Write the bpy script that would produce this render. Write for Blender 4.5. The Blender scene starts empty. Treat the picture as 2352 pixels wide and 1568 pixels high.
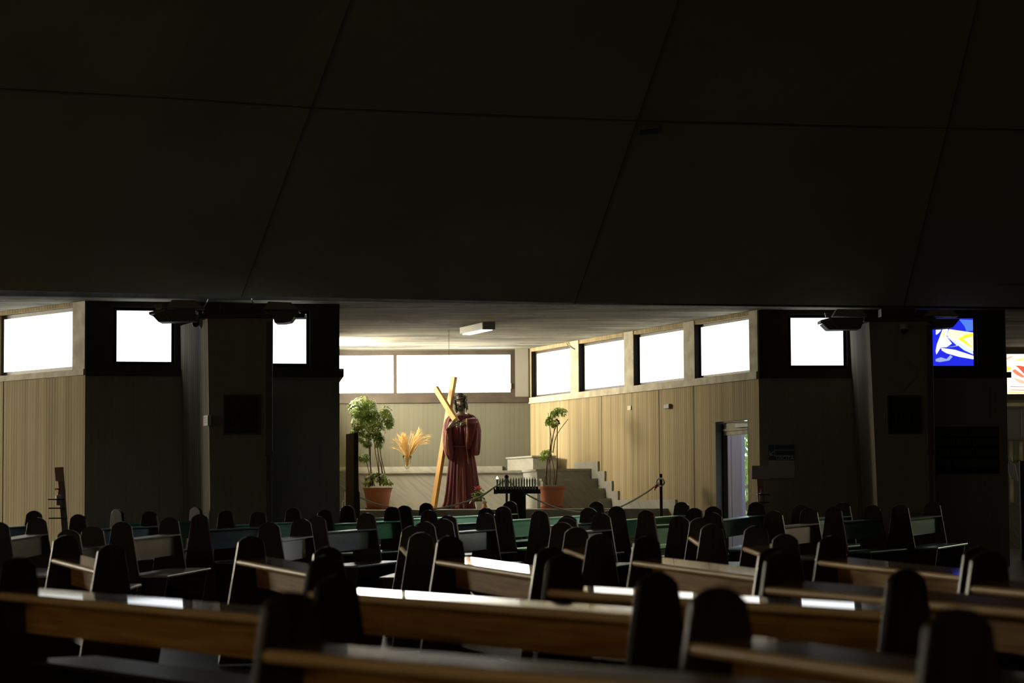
import bpy, math, random
from mathutils import Vector, Matrix
R = random.Random(7)
PI = math.pi
scene = bpy.context.scene
COL = scene.collection

# ------------------------------------------------------------------ camera, world, exposure
LENS, CAMZ = 85.0, 1.27
PITCH, ROLL = math.atan(366.0 / 5553.0), 0.006
cd = bpy.data.cameras.new('camera'); cam = bpy.data.objects.new('camera', cd); COL.objects.link(cam)
cd.lens = LENS; cd.sensor_width = 36.0; cd.clip_end = 200
cr, sr, cp, sp = math.cos(ROLL), math.sin(ROLL), math.cos(PITCH), math.sin(PITCH)
FWD = Vector((0, cp, sp)); UP0 = Vector((0, -sp, cp)); RT0 = Vector((1, 0, 0))
RT = RT0 * cr - UP0 * sr; UPV = UP0 * cr + RT0 * sr
C0 = Vector((0, 0, CAMZ))
m = Matrix((RT, UPV, -FWD)).transposed().to_4x4(); m.translation = C0
cam.matrix_world = m
cd.dof.use_dof = True; cd.dof.focus_distance = 36.0; cd.dof.aperture_fstop = 2.8
scene.camera = cam

world = bpy.data.worlds.new('world'); scene.world = world; world.use_nodes = True
wn = world.node_tree.nodes
wn['Background'].inputs[0].default_value = (0.72, 0.86, 1.0, 1); wn['Background'].inputs[1].default_value = 5.0
vs = scene.view_settings
vs.view_transform = 'Standard'; vs.look = 'None'; vs.gamma = 1.0; vs.exposure = 0.0; vs.use_curve_mapping = False
scene.cycles.use_denoising = True
scene.cycles.max_bounces = 8
scene.cycles.diffuse_bounces = 5
scene.cycles.sample_clamp_indirect = 6.0

E_RIGHT, E_BACK, E_LEFT, E_BAYS = 1.6, 10.0, 92.0, 1.7     # brightness of the frosted daylight windows
WARM = (1.0, 0.91, 0.70)
E_HALL = 1.5      # amber windows behind and beside the camera

# ------------------------------------------------------------------ helpers
F = 5553.3
def ray(px, py):
    x = (px - 1176.0) / F; y = (784.0 - py) / F
    return RT * x + UPV * y + FWD
def at(px, py, D):
    d = ray(px, py); return C0 + d * (D / d.y)
def atz(px, py, z):
    d = ray(px, py); return C0 + d * ((z - CAMZ) / d.z)
def fz(y):
    return 0.0 if y < 17.5 else 0.0175 * (y - 17.5)

def setp(o, label=None, cat=None, group=None, kind=None):
    if label: o['label'] = label
    if cat: o['category'] = cat
    if group: o['group'] = group
    if kind: o['kind'] = kind
    return o

class MB:
    def __init__(s): s.v = []; s.f = []; s.mi = []; s.cur = 0
    def add(s, vs_, fs_):
        b = len(s.v); s.v += [Vector(v) for v in vs_]
        for f in fs_: s.f.append([b + i for i in f]); s.mi.append(s.cur)
        return s
    def box(s, x0, x1, y0, y1, z0, z1):
        v = [(x0,y0,z0),(x1,y0,z0),(x1,y1,z0),(x0,y1,z0),(x0,y0,z1),(x1,y0,z1),(x1,y1,z1),(x0,y1,z1)]
        return s.add(v, [(0,3,2,1),(4,5,6,7),(0,1,5,4),(1,2,6,5),(2,3,7,6),(3,0,4,7)])
    def prism(s, poly, off):
        """poly: list of 3D points, extruded by the vector off"""
        n = len(poly); off = Vector(off)
        v = [Vector(p) for p in poly]; v += [p + off for p in v]
        f = [tuple(range(n)), tuple(reversed(range(n, 2*n)))]
        f += [(i, i+n, (i+1) % n + n, (i+1) % n) for i in range(n)]
        return s.add(v, f)
    def ring(s, rings, cap=True, closed=True):
        n = len(rings[0]); v = []; f = []
        for r in rings: v += list(r)
        for k in range(len(rings)-1):
            for i in range(n if closed else n-1):
                j = (i+1) % n
                f.append((k*n+i, k*n+j, (k+1)*n+j, (k+1)*n+i))
        if cap:
            f.append(tuple(reversed(range(n)))); f.append(tuple(range((len(rings)-1)*n, len(rings)*n)))
        return s.add(v, f)
    def tube(s, pts, r, n=8, flat=1.0):
        pts = [Vector(p) for p in pts]; rings = []
        rr = r if isinstance(r, (list, tuple)) else [r]*len(pts)
        for i, p in enumerate(pts):
            a = pts[max(i-1,0)]; b = pts[min(i+1,len(pts)-1)]
            t = (b-a).normalized()
            u = t.cross(Vector((0,1,0)) if abs(t.y) < .9 else Vector((1,0,0))).normalized(); w = t.cross(u)
            rings.append([p + (u*math.cos(2*PI*k/n) + w*math.sin(2*PI*k/n)*flat)*rr[i] for k in range(n)])
        return s.ring(rings)
    def lathe(s, prof, c, n=24, cap=True):
        c = Vector(c)
        return s.ring([[c + Vector((r*math.cos(2*PI*k/n), r*math.sin(2*PI*k/n), z)) for k in range(n)] for r, z in prof], cap)
    def ball(s, c, rx, ry=None, rz=None, n=12, m_=8):
        ry = ry or rx; rz = rz or rx
        prof = [(max(1e-4, math.cos(-PI/2 + PI*i/m_)), math.sin(-PI/2 + PI*i/m_)) for i in range(m_+1)]
        return s.ring([[Vector(c) + Vector((rx*r*math.cos(2*PI*k/n), ry*r*math.sin(2*PI*k/n), rz*z)) for k in range(n)] for r, z in prof])
    def build(s, name, mat, parent=None, smooth=False, bevel=0, origin=None, mw=None):
        me = bpy.data.meshes.new(name)
        o = bpy.data.objects.new(name, me)
        vs_ = s.v
        if mw is not None:                       # geometry is in the frame of mw
            o.matrix_world = mw
        else:
            org = Vector(origin) if origin is not None else (Vector((0,0,0)) if parent is not None else None)
            if parent is not None and origin is None: org = parent_world(parent)
            if org is None:
                xs = [v.x for v in vs_]; ys = [v.y for v in vs_]; zs = [v.z for v in vs_]
                org = Vector(((min(xs)+max(xs))/2, (min(ys)+max(ys))/2, min(zs)))
            vs_ = [v - org for v in vs_]
            if parent is None: o.location = org
        me.from_pydata([tuple(v) for v in vs_], [], s.f)
        mats = mat if isinstance(mat, (list, tuple)) else [mat]
        for k in mats: me.materials.append(k)
        if len(mats) > 1: me.polygons.foreach_set('material_index', s.mi)
        if smooth: me.polygons.foreach_set('use_smooth', [True]*len(me.polygons))
        me.update()
        COL.objects.link(o)
        if bevel:
            b = o.modifiers.new('bevel', 'BEVEL'); b.width = bevel; b.segments = 2; b.limit_method = 'ANGLE'
        if parent is not None: o.parent = parent
        return o
WORLDPOS = {}
def parent_world(o):
    p = Vector((0,0,0))
    while o is not None: p += Vector(o.location); o = o.parent
    return p
def empty(name, loc, label=None, cat=None, group=None, kind=None, rz=0):
    o = bpy.data.objects.new(name, None); COL.objects.link(o); o.location = Vector(loc); o.rotation_euler = (0,0,rz)
    o.empty_display_size = .1
    return setp(o, label, cat, group, kind)

def mat(name, col, rough=.6, metal=0, spec=.5, coat=0, coat_rough=.1, var=None, scale=(1,1,1), bump=0, emit=None, es=0, trans=0, detail=4, coords='Object', ior=1.45):
    m_ = bpy.data.materials.new(name); m_.use_nodes = True
    nt = m_.node_tree; b = nt.nodes['Principled BSDF']
    b.inputs['Base Color'].default_value = (*col, 1); b.inputs['Roughness'].default_value = rough
    b.inputs['Metallic'].default_value = metal; b.inputs['Specular IOR Level'].default_value = spec
    b.inputs['Coat Weight'].default_value = coat; b.inputs['Coat Roughness'].default_value = coat_rough
    b.inputs['Transmission Weight'].default_value = trans; b.inputs['IOR'].default_value = ior
    if emit: b.inputs['Emission Color'].default_value = (*emit, 1); b.inputs['Emission Strength'].default_value = es
    if var or bump:
        tc = nt.nodes.new('ShaderNodeTexCoord'); mp = nt.nodes.new('ShaderNodeMapping'); mp.inputs['Scale'].default_value = scale
        no = nt.nodes.new('ShaderNodeTexNoise'); no.inputs['Scale'].default_value = 1; no.inputs['Detail'].default_value = detail
        nt.links.new(tc.outputs[coords], mp.inputs[0]); nt.links.new(mp.outputs[0], no.inputs['Vector'])
        if var:
            cr_ = nt.nodes.new('ShaderNodeValToRGB'); cr_.color_ramp.elements[0].color = (*var, 1); cr_.color_ramp.elements[1].color = (*col, 1)
            cr_.color_ramp.elements[0].position = .35; cr_.color_ramp.elements[1].position = .65
            nt.links.new(no.outputs['Fac'], cr_.inputs[0]); nt.links.new(cr_.outputs[0], b.inputs['Base Color'])
        if bump:
            bp = nt.nodes.new('ShaderNodeBump'); bp.inputs['Strength'].default_value = bump; bp.inputs['Distance'].default_value = .02
            nt.links.new(no.outputs['Fac'], bp.inputs['Height']); nt.links.new(bp.outputs[0], b.inputs['Normal'])
    return m_

def board_concrete(name, base, dark, pitch=.075, axis=0, contrast=.5, stain=.25):
    """concrete cast against narrow boards: each board its own tone, a thin dark line between boards"""
    m_ = bpy.data.materials.new(name); m_.use_nodes = True
    nt = m_.node_tree; N = nt.nodes; Lk = nt.links; b = N['Principled BSDF']; b.inputs['Roughness'].default_value = .85
    b.inputs['Specular IOR Level'].default_value = .25
    tc = N.new('ShaderNodeTexCoord'); sx = N.new('ShaderNodeSeparateXYZ'); Lk.new(tc.outputs['Object'], sx.inputs[0])
    def math_(op, a, bb=None, clamp=False):
        n = N.new('ShaderNodeMath'); n.operation = op; n.use_clamp = clamp
        for i, q in enumerate((a, bb)):
            if q is None: continue
            if isinstance(q, (int, float)): n.inputs[i].default_value = q
            else: Lk.new(q, n.inputs[i])
        return n.outputs[0]
    u = math_('DIVIDE', sx.outputs[axis], pitch)
    fl = math_('FLOOR', u); fr = math_('FRACT', u)
    wn_ = N.new('ShaderNodeTexWhiteNoise'); wn_.noise_dimensions = '1D'; Lk.new(fl, wn_.inputs['W'])
    edge = math_('GREATER_THAN', math_('ABSOLUTE', math_('SUBTRACT', fr, .5)), .38)
    wide = math_('MULTIPLY', edge, math_('ADD', math_('MULTIPLY', wn_.outputs['Value'], .7), .15))
    no = N.new('ShaderNodeTexNoise'); no.inputs['Detail'].default_value = 6
    mp = N.new('ShaderNodeMapping'); sc = [9, 9, .6]
    if axis == 1: sc = [.5, 14, 3]
    mp.inputs['Scale'].default_value = sc; Lk.new(tc.outputs['Object'], mp.inputs[0]); Lk.new(mp.outputs[0], no.inputs['Vector']); no.inputs['Scale'].default_value = 1
    big = N.new('ShaderNodeTexNoise'); big.inputs['Scale'].default_value = .7; Lk.new(tc.outputs['Object'], big.inputs['Vector'])
    t = math_('ADD', math_('MULTIPLY', wn_.outputs['Value'], .35*contrast), math_('MULTIPLY', no.outputs['Fac'], .55*contrast+.1))
    t = math_('ADD', t, math_('MULTIPLY', wide, contrast))
    t = math_('ADD', t, math_('MULTIPLY', math_('SUBTRACT', big.outputs['Fac'], .5), stain), True)
    mx = N.new('ShaderNodeMix'); mx.data_type = 'RGBA'; Lk.new(t, mx.inputs[0])
    mx.inputs[6].default_value = (*base, 1); mx.inputs[7].default_value = (*dark, 1)
    Lk.new(mx.outputs[2], b.inputs['Base Color'])
    bp = N.new('ShaderNodeBump'); bp.inputs['Strength'].default_value = .5; bp.inputs['Distance'].default_value = .012; bp.invert = True
    Lk.new(t, bp.inputs['Height']); Lk.new(bp.outputs[0], b.inputs['Normal'])
    return m_

M = {}
M['board'] = board_concrete('board_marked_concrete', (.58,.47,.265), (.19,.14,.068), .072, 0, .66)
M['board_pale'] = board_concrete('pale_board_concrete', (.165,.162,.122), (.10,.097,.074), .085, 0, .35, .12)
M['board_dark'] = board_concrete('dim_board_concrete', (.30,.285,.245), (.19,.178,.15), .09, 0, .3)
M['board_pillar'] = board_concrete('rough_board_concrete', (.30,.26,.19), (.09,.078,.06), .10, 0, .7, .4)
M['ceil_board'] = board_concrete('ceiling_board_concrete', (.66,.62,.46), (.12,.11,.08), .13, 1, 1.25, .9)
M['roof'] = mat('smooth_roof_concrete', (.34,.315,.25), .9, spec=.1, var=(.29,.265,.21), scale=(.5,.5,.5))
M['joint'] = mat('roof_joint', (.12,.105,.08), .9, spec=.1)
M['beam'] = mat('beam_concrete', (.085,.078,.06), .9, spec=.1, var=(.05,.046,.036), scale=(3,3,3))
M['floor'] = mat('dark_tile_floor', (.07,.075,.07), .35, var=(.045,.05,.045), scale=(2,2,2))
M['hall'] = mat('hall_wall', (.10,.09,.07), .9, spec=.1)
M['sill'] = mat('pale_concrete_sill', (.68,.63,.48), .75, var=(.46,.40,.27), scale=(5,5,5), detail=6)
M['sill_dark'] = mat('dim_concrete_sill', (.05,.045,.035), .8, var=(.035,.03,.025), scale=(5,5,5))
M['frame_wood'] = mat('brown_window_frame', (.085,.065,.047), .5, var=(.055,.042,.03), scale=(4,4,4))
M['frame_dark'] = mat('dark_window_frame', (.014,.012,.010), .9, spec=.08)
def marble():
    m_ = bpy.data.materials.new('grey_veined_marble'); m_.use_nodes = True; nt = m_.node_tree; b = nt.nodes['Principled BSDF']
    b.inputs['Roughness'].default_value = .35; b.inputs['Specular IOR Level'].default_value = .35
    tc = nt.nodes.new('ShaderNodeTexCoord'); mr = nt.nodes.new('ShaderNodeMapping'); mr.inputs['Rotation'].default_value = (0, -.72, 0); mp = nt.nodes.new('ShaderNodeMapping'); mp.inputs['Scale'].default_value = (1.1, 1.5, 11)
    no = nt.nodes.new('ShaderNodeTexNoise'); no.inputs['Scale'].default_value = 1.6; no.inputs['Detail'].default_value = 8; no.inputs['Roughness'].default_value = .65
    rp = nt.nodes.new('ShaderNodeValToRGB'); e = rp.color_ramp.elements
    e[0].position = .30; e[0].color = (.27,.27,.235,1); e[1].position = .54; e[1].color = (.375,.37,.32,1)
    nt.links.new(tc.outputs['Object'], mr.inputs[0]); nt.links.new(mr.outputs[0], mp.inputs[0]); nt.links.new(mp.outputs[0], no.inputs['Vector']); nt.links.new(no.outputs['Fac'], rp.inputs[0]); nt.links.new(rp.outputs[0], b.inputs['Base Color'])
    return m_
M['marble'] = marble()
def stains(m_, thr=.565):
    nt = m_.node_tree; N = nt.nodes; b = N['Principled BSDF']; src = b.inputs['Base Color'].links[0].from_socket
    tc = N.new('ShaderNodeTexCoord'); mp = N.new('ShaderNodeMapping'); mp.inputs['Scale'].default_value = (.55, 1.5, 1); mp.inputs['Location'].default_value = (3.1, 7.4, 0)
    n1 = N.new('ShaderNodeTexNoise'); n1.inputs['Scale'].default_value = 1; n1.inputs['Detail'].default_value = 12; n1.inputs['Roughness'].default_value = .72
    rp = N.new('ShaderNodeValToRGB'); rp.color_ramp.elements[0].position = thr-.06; rp.color_ramp.elements[0].color = (0,0,0,1); rp.color_ramp.elements[1].position = thr+.02; rp.color_ramp.elements[1].color = (.85,.85,.85,1)
    mx = N.new('ShaderNodeMix'); mx.data_type = 'RGBA'; mx.inputs[7].default_value = (.045,.04,.03,1)
    nt.links.new(tc.outputs['Object'], mp.inputs[0]); nt.links.new(mp.outputs[0], n1.inputs['Vector']); nt.links.new(n1.outputs['Fac'], rp.inputs[0])
    nt.links.new(rp.outputs[0], mx.inputs[0]); nt.links.new(src, mx.inputs[6]); nt.links.new(mx.outputs[2], b.inputs['Base Color'])
stains(M['ceil_board'])
def glow(name, col, st):
    m_ = bpy.data.materials.new(name); m_.use_nodes = True; nt = m_.node_tree
    b = nt.nodes['Principled BSDF']; b.inputs['Base Color'].default_value = (.6,.6,.6,1); b.inputs['Roughness'].default_value = .4
    b.inputs['Emission Color'].default_value = (*col,1); b.inputs['Emission Strength'].default_value = st
    return m_
M['glass_back'] = glow('frosted_glass_back', (1,.97,.88), E_BACK)
M['glass_right'] = glow('frosted_glass_right', (.98,.98,.92), E_RIGHT)
M['glass_left'] = glow('frosted_glass_sunlit', WARM, E_LEFT)
M['glass_bay'] = glow('frosted_glass_bay', (.93,.98,1.0), E_BAYS)
M['walnut'] = mat('dark_walnut', (.034,.015,.007), .42, spec=.35, coat=.18, coat_rough=.25, var=(.018,.008,.004), scale=(30,30,2.5), coords='Object')
M['oak'] = mat('honey_brown_wood', (.62,.34,.085), .5, spec=.1, var=(.36,.16,.03), scale=(1.5,25,25))
M['gloss'] = mat('lacquered_ledge_wood', (.62,.36,.12), .30, coat=1.0, coat_rough=.035, var=(.50,.27,.08), scale=(1.5,25,25))
M['nose_highlight'] = mat('pale_ledge_edge_highlight', (.92,.64,.30), .45, spec=.3, var=(.75,.48,.19), scale=(3,30,30))  # golden highlight of the ledge nose put into a paler wood colour
M['board_lacquer'] = mat('lacquered_back_board', (.12,.07,.035), .3, coat=1.0, coat_rough=.16, var=(.085,.045,.02), scale=(1.5,25,25))
M['board_pale'+'_lacquer'] = mat('pale_reflection_board', (.50,.46,.40), .34, metal=.5, coat=.4, coat_rough=.2)  # bright reflection on the boards put into a pale metallic colour
M['board_teal'] = mat('teal_reflection_board', (.28,.56,.50), .30, metal=.7, coat=.3, coat_rough=.2, var=(.20,.44,.39), scale=(1.5,25,25))  # teal, green and blue tints: coloured reflections put into the board colour
M['board_green'] = mat('green_reflection_board', (.55,1.0,.72), .30, metal=.9, coat=.1, coat_rough=.2, var=(.42,.85,.60), scale=(1.5,25,25))
M['board_blue'] = mat('blue_grey_reflection_board', (.20,.28,.36), .30, metal=.75, coat=.3, coat_rough=.2, var=(.16,.23,.30), scale=(1.5,25,25))
M['terracotta'] = mat('terracotta_plastic', (.36,.12,.055), .55)
M['soil'] = mat('potting_soil', (.03,.02,.012), .95)
M['leaf'] = mat('umbrella_plant_leaf', (.30,.41,.06), .4, var=(.10,.17,.028), scale=(12,12,12))
M['leaf2'] = mat('bright_leaf', (.46,.60,.09), .4, var=(.24,.36,.05), scale=(9,9,9))
M['stem'] = mat('brown_plant_stem', (.14,.085,.045), .8)
M['wheat'] = mat('dried_wheat_straw', (.66,.43,.15), .8, var=(.48,.28,.08), scale=(30,30,30))
M['vase'] = mat('clear_glass', (.95,.97,.95), .04, trans=1.0, spec=.6, ior=1.12)
M['robe'] = mat('dark_red_velvet', (.105,.009,.015), .72, var=(.058,.005,.009), scale=(16,16,3))
M['robe'].node_tree.nodes['Principled BSDF'].inputs['Sheen Weight'].default_value = .35
M['robe'].node_tree.nodes['Principled BSDF'].inputs['Sheen Tint'].default_value = (.9,.45,.4,1)
M['lace'] = mat('gold_lace', (.42,.22,.09), .6, var=(.26,.07,.04), scale=(60,60,60))
M['skin'] = mat('dark_varnished_wood_skin', (.20,.15,.11), .3, spec=.6, var=(.12,.09,.068), scale=(14,14,14))
M['hair'] = mat('carved_dark_hair', (.025,.02,.016), .45)
M['thorn'] = mat('thorn_crown_metal', (.06,.05,.04), .4, metal=.5)
M['crosswood'] = mat('plain_pine_beam', (.55,.30,.085), .6, var=(.45,.23,.06), scale=(9,9,1.2))
M['black'] = mat('black_metal', (.014,.013,.014), .5)
M['darkgrey'] = mat('dark_grey_board', (.05,.05,.055), .6)
M['brown'] = mat('brown_totem_board', (.30,.21,.165), .7)
M['candle'] = mat('grey_green_candle', (.60,.72,.68), .35)
M['flame'] = glow('lit_candle_bulb', (1,.75,.3), 9)
M['rope'] = mat('grey_white_rope', (.75,.72,.66), .9, bump=.6, scale=(60,60,60))
M['white'] = mat('white_plastic', (.75,.75,.72), .5)
M['red'] = mat('red_petal', (.55,.03,.02), .5)
M['redtie'] = mat('red_ribbon', (.5,.05,.02), .6)
M['paper'] = mat('white_paper', (.6,.6,.58), .8)
M['paper_grey'] = mat('grey_paper', (.42,.40,.42), .8)
M['bluesign'] = mat('dark_blue_sign', (.03,.08,.13), .5)
M['case'] = mat('grey_lamp_casing', (.22,.21,.18), .55)
M['case_dark'] = mat('dark_lamp_casing', (.07,.07,.065), .5)
M['steel'] = mat('dark_painted_steel', (.04,.038,.034), .6)
M['fixture'] = mat('cream_lamp_housing', (.72,.69,.55), .5)
M['diffuser'] = glow('lit_tube_diffuser', (.95,1,1), 3.0)
M['lens'] = mat('smoked_dome', (.01,.01,.012), .06)
M['cap'] = mat('camera_cap', (.4,.4,.38), .5)
M['painting'] = mat('near_black_relief', (.006,.006,.007), .6, var=(.012,.009,.007), scale=(7,7,7))
M['pframe'] = mat('thin_bronze_frame', (.05,.035,.02), .5)
M['pink_box'] = mat('cream_socket', (.70,.62,.42), .5)
M['lav'] = mat('lavender_grey_boards', (.27,.25,.33), .7, var=(.22,.20,.28), scale=(25,25,1))
M['bush'] = mat('yellow_green_leaf', (.35,.40,.06), .6, var=(.10,.20,.05), scale=(5,5,5))
M['bush'].node_tree.nodes['Principled BSDF'].inputs['Transmission Weight'].default_value = 0
M['ground'] = mat('pale_ground', (.35,.34,.30), .9)
M['jamb'] = mat('grey_door_jamb', (.13,.13,.125), .7)
M['redplastic'] = mat('red_pump', (.45,.02,.03), .35)
M['bottle'] = mat('pinkish_bottle', (.45,.34,.34), .3)

class Wall:
    """face at local y=0, thickness to +y (away from the room), x along p0 -> p1"""
    def __init__(s, p0, p1):
        s.p0 = Vector((p0[0], p0[1], 0)); d = Vector((p1[0], p1[1], 0)) - s.p0
        s.L = d.length; s.a = d / s.L; s.n = Vector((-s.a.y, s.a.x, 0))
        s.mw = Matrix.Translation(s.p0) @ Matrix.Rotation(math.atan2(s.a.y, s.a.x), 4, 'Z')
    def hit(s, px, py, off=0.0):
        d = ray(px, py); q = s.p0 + s.n*off
        t = (q - C0).dot(s.n) / d.dot(s.n); p = C0 + d*t
        return (p - s.p0).dot(s.a), p.z
    def W(s, x, y, z): return s.p0 + s.a*x + s.n*y + Vector((0,0,z))
    def solid(s, name, x0, x1, z0, z1, holes, th, mat_, kind='structure'):
        xs = sorted({x0, x1, *[min(max(h[0],x0),x1) for h in holes], *[min(max(h[1],x0),x1) for h in holes]})
        zs = sorted({z0, z1, *[min(max(h[2],z0),z1) for h in holes], *[min(max(h[3],z0),z1) for h in holes]})
        def full(i, j):
            if i < 0 or j < 0 or i >= len(xs)-1 or j >= len(zs)-1: return False
            cx, cz = (xs[i]+xs[i+1])/2, (zs[j]+zs[j+1])/2
            return not any(h[0] < cx < h[1] and h[2] < cz < h[3] for h in holes)
        b = MB()
        for i in range(len(xs)-1):
            for j in range(len(zs)-1):
                if not full(i, j): continue
                a0, a1, c0, c1 = xs[i], xs[i+1], zs[j], zs[j+1]
                q = [(a0,0,c0),(a1,0,c0),(a1,0,c1),(a0,0,c1),(a0,th,c0),(a1,th,c0),(a1,th,c1),(a0,th,c1)]
                fs = [(0,1,2,3),(7,6,5,4)]
                if not full(i-1,j): fs.append((4,0,3,7))
                if not full(i+1,j): fs.append((1,5,6,2))
                if not full(i,j-1): fs.append((4,5,1,0))
                if not full(i,j+1): fs.append((3,2,6,7))
                b.add(q, fs)
        o = b.build(name, mat_, mw=s.mw)
        if kind: o['kind'] = kind
        return o
    def boxes(s, name, lst, mat_, parent=None, kind=None, bevel=0):
        b = MB()
        for q in lst: b.box(*q)
        if parent is None: o = b.build(name, mat_, mw=s.mw, bevel=bevel)
        else: 
            o = b.build(name, mat_, mw=Matrix.Identity(4), bevel=bevel); o.parent = parent
        if kind: o['kind'] = kind
        return o
NW = [0]
def window(w, x0, x1, z0, z1, off, glass, fm, fr=.045, mull=(), dep=.06, pane_fn=None):
    """frame around an opening with its glass as a child; x0..x1 is the outer edge of the frame"""
    NW[0] += 1
    L = [(x0,x0+fr,off-dep,off,z0,z1),(x1-fr,x1,off-dep,off,z0,z1),(x0+fr,x1-fr,off-dep,off,z0,z0+fr),(x0+fr,x1-fr,off-dep,off,z1-fr,z1)]
    for q in mull: L.append((q-fr*.35,q+fr*.35,off-dep,off,z0+fr,z1-fr))
    o = w.boxes('window_%d' % NW[0], L, fm, kind='structure')
    edges = [x0+fr] + [v for q in mull for v in (q-fr*.35, q+fr*.35)] + [x1-fr]
    for k in range(0, len(edges), 2):
        b = MB().box(edges[k], edges[k+1], off-.03, off-.015, z0+fr, z1-fr)
        p = b.build('pane', glass, mw=Matrix.Identity(4)); p.parent = o
    return o

# ------------------------------------------------------------------ plan of the place
ZC = 3.96            # underside of the low flat ceiling
ZD = 1.14            # raised floor of the side chapel
cx = lambda px, D: at(px, 1000, D).x
YB = 42.7
A_ = Vector((cx(1218.5, YB), YB)); B_ = Vector((cx(1744, 34.3), 34.3))
PL0 = Vector((cx(195, 32.1), 32.1)); PL1 = Vector((cx(780, 32.9), 32.9))
PR0 = Vector((cx(1746, 34.3), 34.3)); PR1 = Vector((cx(2314, 34.6), 34.6))
LW1 = PL0.copy(); LWd = (Vector((cx(-2, 33.8), 33.8)) - LW1); LW0 = LW1 + LWd * 5.2
LH0 = PL1.copy(); LH1 = Vector((PL1.x - 1.05, YB))

w_back = Wall((LH1.x - .3, YB), (A_.x, YB))
w_right = Wall(A_, B_)
w_lefth = Wall(LH0, LH1)
w_pl = Wall(PL0, PL1)
w_pr = Wall(PR0, PR1)
w_lw = Wall(LW0, LW1)

# floor, with its slow rise towards the chapels
b = MB()
for y0, y1 in ((-8, 17.5), (17.5, 46)):
    b.add([(-19,y0,fz(y0)),(19,y0,fz(y0)),(19,y1,fz(y1)),(-19,y1,fz(y1)),(-19,y0,-.3),(19,y0,-.3),(19,y1,-.3),(-19,y1,-.3)],
          [(0,1,2,3),(7,6,5,4),(0,4,5,1),(2,6,7,3)])
o = b.build('floor', M['floor'], origin=(0,0,0)); o['kind'] = 'structure'

# low ceiling over the chapels
def beamline(px, row):
    t = px / 2352.0
    D = 31.3 + 1.7*min(t,.5)*2 + 1.6*max(0, t-.5)*2
    return Vector((cx(px, D), D))
bl = [beamline(p, 690) for p in (-700, 0, 1176, 2352, 2900)]
b = MB(); top = [Vector((p.x, p.y, ZC)) for p in bl]
V3 = lambda p: Vector((p[0], p[1], ZC))
rr_ = (PR1 - PR0).normalized(); ll_ = (PL1 - PL0).normalized()
far_r = V3(PR1 + rr_*12); far_l = V3(PL0 - ll_*14)
back_line = [far_r, V3(PR1), V3(B_), V3(PL1), V3(PL0), far_l]
b.prism([Vector((-20, top[0].y-3, ZC))] + top + [Vector((20, top[-1].y+2, ZC))] + back_line, (0,0,.3))
b.prism([V3(PL1), V3(B_), V3((A_.x+.12, YB+.3)), V3((LH1.x-.4, YB+.3))], (0,0,.3))
b.prism([far_l, V3(PL0), V3((PL0.x, 46)), V3((-20, 46))], (0,0,.3))
b.prism([V3(PR1), far_r, V3((20, 46)), V3((PR1.x, 46))], (0,0,.3)); o = b.build('ceiling', M['ceil_board'], origin=(0,0,0)); o['kind'] = 'structure'

# fascia beam and the great sloping roof
b = MB()
for p, q in zip(bl[:-1], bl[1:]):
    d = (q-p).normalized(); n = Vector((d.y, -d.x))
    P = [Vector((p.x,p.y,ZC)), Vector((q.x,q.y,ZC)), Vector((q.x,q.y,ZC+.10)), Vector((p.x,p.y,ZC+.10))]
    b.prism([v + Vector((n.x,n.y,0))*.02 for v in P], (n.x*.10, n.y*.10, 0))
o = b.build('trim_1', M['beam'], origin=(0,0,0)); o['kind'] = 'structure'
def rowbot(px): return 666 + 28*min(px,1176)/1176.0 + 11*max(0, px-1176)/1176.0
def roofpt(px, row, k):
    """k=0 at the beam, k=1 where the photograph ends"""
    t = px/2352.0; D = 31.05 + 1.7*min(t,.5)*2 + 1.6*max(0, t-.5)*2
    return at(px, row, D - 5.5*k)
bots = [-420, 200, 555, 1320, 2075, 2760]; tops_ = [-60, 500, 838, 1588, 2268, 2880]
bb = [roofpt(x, rowbot(x), 0) for x in bots]; tt = [roofpt(x, -90, 1) for x in tops_]
bb = [Vector((-19, bb[0].y-2, bb[0].z))] + bb + [Vector((19, bb[-1].y+1, bb[-1].z))]; tt = [Vector((-19, tt[0].y-2, tt[0].z))] + tt + [Vector((19, tt[-1].y+1, tt[-1].z))]
ridge = [Vector((v.x*1.0, 8.0, v.z + (26-8)*.62)) for v in tt]
b = MB()
for i in range(len(bb)-1):
    up = Vector((0,0,.25))
    for q in ((bb[i],bb[i+1],tt[i+1],tt[i]), (tt[i],tt[i+1],ridge[i+1],ridge[i])):
        b.add([*q, *[v+up for v in q]], [(0,1,2,3),(7,6,5,4)])
zr = max(v.z for v in ridge)
b.add([(-20,8.2,zr-.2),(20,8.2,zr-.2),(20,-9,zr-.2),(-20,-9,zr-.2)], [(0,3,2,1)])
o = b.build('ceiling', M['roof'], origin=(0,0,0)); o.name = 'ceiling_roof'; o['kind'] = 'structure'
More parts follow.
